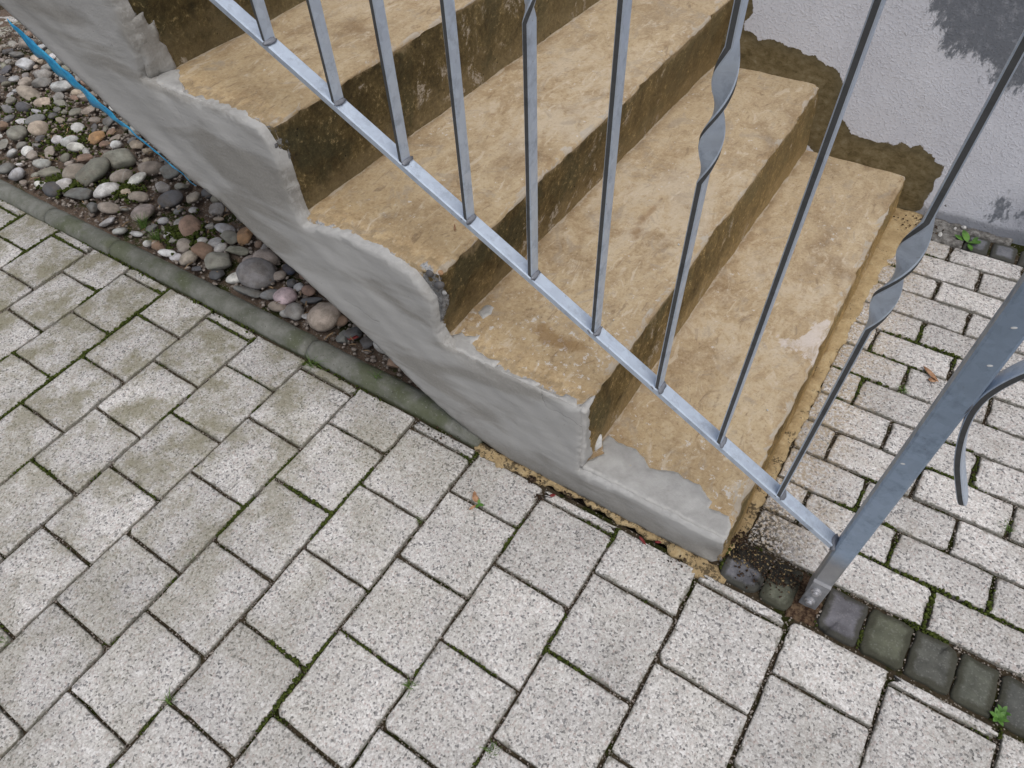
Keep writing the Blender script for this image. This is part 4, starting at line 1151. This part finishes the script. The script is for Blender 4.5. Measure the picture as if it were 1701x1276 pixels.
for i, xb in enumerate(XB):
    tw = i % 2 == 0
    zb = rail_z(xb) - .002; zt = rail_z(xb) + HZ - .004
    zc = zb + (.445 if i else .452); hl = .075
    zs = [zb]
    if tw: zs += list(np.linspace(zc - hl, zc + hl, 41))
    zs += [zt]
    secs = []
    for z in zs:
        t = min(1, max(0, (z - (zc - hl)) / (2 * hl))) if tw else 0
        th = 2 * math.pi * t
        k = math.sin(math.pi * t) if tw else 0
        wd, tk = .0195 + .0065 * k, .008 - .0016 * k
        x = xb + LEAN * (z - zb)
        ct, st = math.cos(th), math.sin(th)
        secs.append([(x + v * ct - u * st, YR + u * ct + v * st, z) for u, v in rrect(wd, tk, .0014)])
    o = prism(secs, 'baluster', MT['rail'], edge_mat=MT['dkedge'])
    smooth_by_angle(o, 32)
    if tw: o['label'] = 'flat bar twisted once halfway up'
    child_loc(o, rail)
    weld(xb + .006, YR - .003, rail_z(xb) - .0015, (.0042, .0115, .0022), o)
    if rs.random() < .6: weld(xb - .006, YR - .005, rail_z(xb) - .0005, (.004, .0075, .0026), o)
# post: square tube on a bolted lug
PX, PLEAN = .1815, .014
def post_box(z0, z1, a, b, c, name, mat, dy=0., cut=0.):
    secs = []
    for z in np.linspace(z0, z1, 6):
        x = PX + PLEAN * z
        secs.append([(x + u, YR + dy + v, z + cut * u) for u, v in rrect(a, b, c)])
    o = prism(secs, name, mat); child_loc(o, rail); return o
POST = post_box(.028, 1.06, .030, .030, .003, 'post', MT['post'])
LUG = post_box(-.04, .085, .0285, .007, .001, 'foot_lug', MT['lug'], -.0182)
for zz in (.062, .024):
    x = PX + PLEAN * zz
    secs = []
    for y, r_ in ((0, .0085), (-.0045, .0085), (-.0052, .0075), (-.0052, .0055), (-.0085, .0055), (-.0095, .0045)):
        secs.append([(x - .002 + r_ * math.cos(t), YR - .0217 + y, zz + r_ * math.sin(t)) for t in np.linspace(0, 2 * math.pi, 14, endpoint=False)])
    o = prism(secs, 'bolt', MT['bolt']); smooth_by_angle(o, 40); o.parent = LUG
weld(.166, YR - .002, rail_z(.166) - .004, (.006, .014, .008), POST)
secs = []
for z in (1.06, 1.066): 
    secs.append([(PX + PLEAN * z + u, YR + v, z) for u, v in rrect(.034, .034, .004)])
prism(secs, 'post_cap', MT['post']).parent = POST
# scroll
SP = [(a_ - .008, b_) for a_, b_ in [(.43, .835), (.385, .80), (.335, .757), (.29, .715), (.255, .678), (.232, .640), (.2195, .605), (.2165, .575), (.2195, .545), (.2265, .513), (.238, .477), (.2535, .442), (.272, .404)]]
pts = []
for k in range(len(SP) - 1):
    p0, p1, p2, p3 = [Vector(SP[max(0, min(len(SP) - 1, k + q))]) for q in (-1, 0, 1, 2)]
    for t in np.linspace(0, 1, 6, endpoint=False):
        pts.append(.5 * ((2 * p1) + (p2 - p0) * t + (2 * p0 - 5 * p1 + 4 * p2 - p3) * t * t + (3 * p1 - p0 - 3 * p2 + p3) * t ** 3))
pts.append(Vector(SP[-1]))
secs = []
for k, p in enumerate(pts):
    t = (pts[min(k + 1, len(pts) - 1)] - pts[max(0, k - 1)]).normalized()
    nn = Vector((t.y, -t.x))
    e = len(pts) - 1 - k
    w_ = .024 * (1 - .55 * (1 - min(1, e / 3)) ** 2)
    secs.append([(p.x + nn.x * v, YR + u, p.y + nn.y * v) for u, v in rrect(w_, .008, .0012)])
o = prism(secs, 'scroll', MT['rail'], edge_mat=MT['dkedge']); smooth_by_angle(o, 30); child_loc(o, rail)
weld(.2040, YR - .004, .576, (.0028, .0095, .018), o)
# a few small white flecks on the post
for (z, u) in ((.447, -.008), (.645, .004), (.70, .001)):
    x = PX + PLEAN * z + u
    o = obj('paint_fleck', [(x + .0026 * math.cos(t), YR - .0157, z + .0017 * math.sin(t) + .001 * math.cos(t)) for t in np.linspace(0, 2 * math.pi, 10, endpoint=False)] + [(x, YR - .0161, z)], [(i, (i + 1) % 10, 10) for i in range(10)], MT['white'])
    o.parent = POST

# ------------------------------------------------------------------ blue foil under the slab edge
def foil():
    pl = [(-1.56, .650), (-1.545, .640), (-1.50, .612), (-1.46, .588), (-1.42, .560), (-1.38, .533), (-1.345, .508), (-1.31, .488), (-1.25, .452), (-1.2, .424), (-1.15, .395)]
    wd = [.006, .028, .046, .046, .040, .034, .026, .012, .004, .003, .001]
    V = []; F = []
    k = 0
    Pp = []
    for i in range(len(pl) - 1):
        for t in np.linspace(0, 1, 6, endpoint=False):
            Pp.append((pl[i][0] + (pl[i + 1][0] - pl[i][0]) * t, pl[i][1] + (pl[i + 1][1] - pl[i][1]) * t, wd[i] + (wd[i + 1] - wd[i]) * t))
    for (x, z, w_) in Pp:
        w_ *= .8 + .5 * nz(x * 40, 0, 0)
        for s_ in range(4):
            t = s_ / 3
            V.append((x - .5 * w_ * t, .052 + .004 * nz(x * 50, t * 3, 1), z + .022 - .85 * (w_ + .012) * t - .010 * (1 - t)))
    m_ = 4
    for i in range(len(Pp) - 1):
        for j in range(3):
            a = i * m_ + j
            F.append((a, a + m_, a + m_ + 1, a + 1))
    o = obj('foil_strip', V, F, MT['foil'])
    md = o.modifiers.new('thickness', 'SOLIDIFY'); md.thickness = .0008
    tag(o, 'crumpled blue foil strip showing below the lower edge of the grey render', 'foil')
foil()

# ------------------------------------------------------------------ moss, grass, weeds, leaves, debris
moss = []
for (xa, ya, xb, yb, wgt) in JOINTS:
    Ln = math.hypot(xb - xa, yb - ya)
    for _ in range(int(Ln / .0016)):
        t = rs.random()
        x, y = xa + (xb - xa) * t, ya + (yb - ya) * t
        q = fbm(x * 7 + 3, y * 7, 5, 3) + (.12 if wgt else .0) + .12 * sst(-.5, -1.8, x) + .22 * sst(-.05, .02, y) * (1 - wgt) * sst(-.6, -.9, x)
        if q < .30: continue
        s_ = rs.uniform(.0009, .0022) * (1 + min(.9, (q - .30) * 2))
        moss.append((x + rs.gauss(0, .0017), y + rs.gauss(0, .0017), -.0045 + rs.uniform(0, .0035) * (1 + 2 * (q - .30)), s_, s_, s_))
for _ in range(900):      # moss pressed against the edging
    x = -.75 - 2.0 * rs.random() ** .8; y = .028 + rs.gauss(0, .004)
    if fbm(x * 5, 0, 9, 3) < -.05: continue
    s_ = rs.uniform(.0015, .0038); moss.append((x, y, -.001 + rs.uniform(-.002, .003), s_, s_, s_))
for _ in range(1800):      # moss cushions in the gravel
    cx, cy, rr = rs.choice([(-2.35, .32, .14), (-2.6, .38, .16), (-1.95, .24, .09), (-1.60, .19, .09), (-2.15, .16, .07)])
    x, y = cx + rs.gauss(0, rr * .5), cy + rs.gauss(0, rr * .3)
    if y < .1: continue
    s_ = rs.uniform(.003, .007); moss.append((x, y, .018 + rs.uniform(-.004, .006), s_, s_, s_ * .8))
o = blobs('moss', moss, MT['moss'], 1)
tag(o, 'green moss growing in the paving joints and gravel', 'moss', kind='stuff')
crumbs = []
for (xa, ya, xb, yb, wgt) in JOINTS:
    Ln = math.hypot(xb - xa, yb - ya)
    for _ in range(int(Ln / .006)):
        t = rs.random(); s_ = rs.uniform(.0008, .0022)
        crumbs.append((xa + (xb - xa) * t + rs.gauss(0, .0022), ya + (yb - ya) * t + rs.gauss(0, .0022), -.0055 + rs.uniform(0, .002), s_, s_, s_ * .8))
o = blobs('joint_grit', crumbs, MT['grit'], 1)
tag(o, 'fine grit in the paving joints', 'grit', kind='stuff')
deb = []
for (cx, cy, cz, sp, n) in [(-.3606, .024, .004, .007, 45), (-.2801, .0295, .004, .005, 22), (-.33, -.0024, .002, .005, 20), (-.05, .012, .003, .012, 10), (.09, .075, .006, .03, 110), (.16, .09, .004, .02, 80), (-.58, .045, .002, .03, 90), (.03, .11, .005, .015, 90), (.1, 1.19, .005, .03, 60)]:
    for _ in range(n):
        s_ = rs.uniform(.0008, .0026)
        deb.append((cx + rs.gauss(0, sp), cy + rs.gauss(0, sp * .6), cz + rs.uniform(-.002, .002), s_ * rs.uniform(.8, 1.8), s_, s_ * .7))
o = blobs('debris', deb, MT['dirt'], 1)
tag(o, 'dark crumbs of dirt scattered at the foot of the stairs', 'debris', kind='stuff')

sv = []; sf = []
for _ in range(420):
    x = -.55 - 1.9 * rs.random(); y = rs.uniform(.11, .6)
    if not seen_under_slab((x, y, .02), .02): continue
    a = rs.uniform(0, 6.28); ln = rs.uniform(.008, .03); w_ = rs.uniform(.0006, .0016); z = .012 + rs.uniform(0, .016); dz = rs.uniform(-.005, .005)
    ux, uy = math.cos(a), math.sin(a); b = len(sv)
    for t in (0, .5, 1):
        zz = z + dz * (t - .5) + .003 * (1 - abs(2 * t - 1))
        sv += [(x + ux * ln * t - uy * w_, y + uy * ln * t + ux * w_, zz), (x + ux * ln * t + uy * w_, y + uy * ln * t - ux * w_, zz + .0006)]
    sf += [(b, b + 1, b + 3, b + 2), (b + 2, b + 3, b + 5, b + 4)]
MT['straw'] = simple('dead_straw', (.12, .07, .04), (.34, .24, .14), 70, .85, .001, .15)
o = obj('plant_litter', sv, sf, MT['straw'])
tag(o, 'brown straw and leaf litter scattered between the pebbles', 'litter', kind='stuff')
def tuft(x, y, z, n, h, spread, label, mat='grass', group='grass tufts in the joints'):
    V = []; F = []
    r = random.Random(int(x * 1000) * 7 + int(y * 1000))
    for _ in range(n):
        a = r.uniform(0, 6.28); ln = h * r.uniform(.5, 1.2); lean = spread * r.uniform(.3, 1.3)
        bx, by = x + r.gauss(0, .004), y + r.gauss(0, .004)
        w_ = r.uniform(.0006, .0012)
        px, py = -math.sin(a) * w_, math.cos(a) * w_
        b = len(V)
        for k in range(5):
            t = k / 4
            ox = math.cos(a) * lean * ln * t ** 1.6; oy = math.sin(a) * lean * ln * t ** 1.6
            zz = z + ln * (t - .45 * lean * t * t)
            s_ = 1 - t * .9
            V += [(bx + ox + px * s_, by + oy + py * s_, zz), (bx + ox - px * s_, by + oy - py * s_, zz)]
        for k in range(4):
            q = b + 2 * k
            F.append((q, q + 1, q + 3, q + 2))
    o = obj('grass_tuft', V, F, MT[mat])
    tag(o, label, 'grass', group)
for a in [(-.9656, .0214, -.004, 26, .045, 1.0, 'wispy pale grass tuft beside the edging joint near the render'), (-.7886, .0564, .026, 12, .022, .8, 'tiny grass tuft growing on top of the edging'),
          (-1.7297, .1457, .015, 70, .05, .7, 'upper dense green grass tuft among the pebbles'), (-1.655, .128, .012, 80, .045, .8, 'lower dense green grass tuft touching the edging'),
          (-.3228, -.4185, -.005, 26, .022, .7, 'grass tuft in a joint near the bottom centre of the paving'), (-.6572, -.6581, -.005, 24, .022, .7, 'grass tuft in a joint at the bottom left of the paving'),
          (-.8291, -.4617, -.005, 12, .014, .6, 'small grass sprout in a joint left of the middle of the paving'), (-.1524, -.4264, -.005, 26, .02, .7, 'grass tuft at the bottom edge of the picture'),
          (-.998, -.7526, -.005, 20, .022, .8, 'grass tuft at the left edge of the picture'), (.1956, .6194, -.004, 40, .012, .9, 'mossy grass sprout between small pavers behind the post'),
          (.4339, .3891, -.004, 30, .014, .9, 'grass sprout between small pavers right of the post scroll'), (-1.8564, .040, -.004, 30, .02, .9, 'low grass along the edging left of the dense tufts'),
          (-2.09, .035, -.004, 36, .024, .9, 'low grass at the far edging joint'), (-.5022, -.16, -.005, 14, .014, .8, 'tiny sprout in a joint below the render')]:
    tuft(*a)

def leafblade(x, y, z, a, ln, wd, lift, curl=0.2):
    V = []; F = []
    n = 6
    for k in range(n + 1):
        t = k / n
        w_ = wd * math.sin(math.pi * min(1, t * .93 + .07)) ** .8 * .5 if 0 < k < n else wd * .05
        r_ = ln * t
        zz = z + lift * ln * (t - curl * t * t * 1.6)
        for u in (-1, 0, 1):
            V.append((x + math.cos(a) * r_ - math.sin(a) * w_ * u, y + math.sin(a) * r_ + math.cos(a) * w_ * u, zz + (.12 * w_ if u else 0)))
    for k in range(n):
        for j in range(2):
            q = k * 3 + j
            F.append((q, q + 1, q + 4, q + 3))
    return V, F
def weed(name, x, y, z, leaves, label, cat, mats):
    root = empty(name, (x, y, z)); tag(root, label, cat)
    for (dx, dy, a, ln, wd, lift, mt) in leaves:
        V, F = leafblade(x + dx, y + dy, z + .001, a, ln, wd, lift)
        o = obj('leaf', V, F, MT[mt]); child_loc(o, root)
weed('weed', .2069, 1.172, .002, [(0, 0, 2.2, .034, .018, .5, 'leaf'), (0, 0, -.3, .026, .012, .6, 'leaf'), (.006, -.004, .5, .024, .013, .5, 'leaf'), (.004, -.004, -1.2, .03, .012, .1, 'leaf'), (-.01, .002, 2.9, .024, .014, .3, 'leaf'), (.012, -.002, 0, .016, .010, .9, 'leaf'), (.01, .004, 1.1, .016, .010, .9, 'leaf')], 'green leafy weed at the foot of the house wall', 'weed', None)
weed('weed', -.4228, -.0776, .0, [(0, 0, .1, .012, .007, .4, 'leaf'), (0, 0, 2.0, .010, .006, .4, 'leaf'), (0, 0, -1.4, .011, .006, .4, 'leaf'), (-.004, .002, 2.6, .02, .012, .2, 'dry'), (-.003, -.004, -1.9, .018, .006, .1, 'dry'), (-.015, .008, 2.2, .014, .008, .2, 'dry')], 'tiny seedling with brown withered leaves in a paving joint', 'weed', None)
weed('weed', .4853, .036, .0, [(0, 0, i * 1.05, .014, .007, .7, 'leaf') for i in range(6)] + [(.004, .012, i * 1.3, .011, .006, .8, 'leaf') for i in range(5)], 'small green weed at the lower right end of the cobble row', 'weed', None)
def litter(name, x, y, z, a, ln, wd, lift, mt, label, cat):
    V, F = leafblade(x, y, z, a, ln, wd, lift)
    o = obj(name, V, F, MT[mt]); tag(o, label, cat)
    md = o.modifiers.new('thickness', 'SOLIDIFY'); md.thickness = .0005
litter('dry_leaf', .215, .705, .003, -.75, .05, .011, .12, 'dry', 'long dry brown leaf on the small pavers', 'leaf')
litter('dry_leaf', .232, .672, .003, .2, .018, .013, .15, 'dry', 'small round dry leaf beside the long dry leaf', 'leaf')
litter('red_leaf', -.3128, .010, .002, .6, .012, .007, .3, 'red', 'red leaf scrap at the foot of the render near the dark crumbs', 'leaf')
litter('red_leaf', -.124, .022, .005, -.5, .022, .006, .15, 'red', 'larger red leaf scrap on the ochre spill', 'leaf')
litter('red_leaf', -.094, .027, .005, .4, .012, .005, .2, 'red', 'tiny red leaf scrap close to the stair corner', 'leaf')
litter('red_leaf', -.94, .118, .015, .5, .03, .016, .3, 'red', 'red leaf among the stones behind the edging joint', 'leaf')
litter('dry_leaf', -.595, .172, .4485, -.9, .022, .003, .05, 'dry', 'thin brown twig like leaf on the third tread', 'leaf')
def lump(name, x, y, z, s_, mat, label, cat, seed, group=None):
    r = random.Random(seed)
    o = bpy.data.objects.new(name, ANG[seed % len(ANG)].copy()); o.data.materials[0] = mat
    o.scale = s_; o.location = (x, y, z); o.rotation_euler = (r.random(), r.random(), r.random() * 6)
    link(o); tag(o, label, cat, group)
lump('plaster_chip', -.262, .108, .104, (.007, .010, .018), MT['chip'], 'white plaster chip stuck in the corner of the lowest tread', 'chip', 3)
for i, (x, y, s_, lab) in enumerate([(.1142, 1.1526, .006, 'leftmost white chip on the ground by the house wall'), (.143, 1.166, .007, 'white chip between two others at the house wall'), (.1694, 1.2076, .005, 'small white chip close to the wall render'), (.186, 1.222, .010, 'pinkish lump right of the chips at the wall')]):
    lump('plaster_chip', x, y, .006, (s_, s_ * .8, s_ * .5), MT['chip'], lab, 'chip', i)
for i, (x, y, z, lab) in enumerate([(-.3059, .5119, .271, 'white fleck lying on the second tread'), (-.32, .26, .271, 'tiny white fleck on second tread near the railing'), (-.02, .35, .0925, 'white crumb on the lowest tread')]):
    lump('plaster_chip', x, y, z, (.003, .002, .0012), MT['chip'], lab, 'chip', i + 2)
print('pavers', npav, 'stones', nst, 'moss', len(moss))
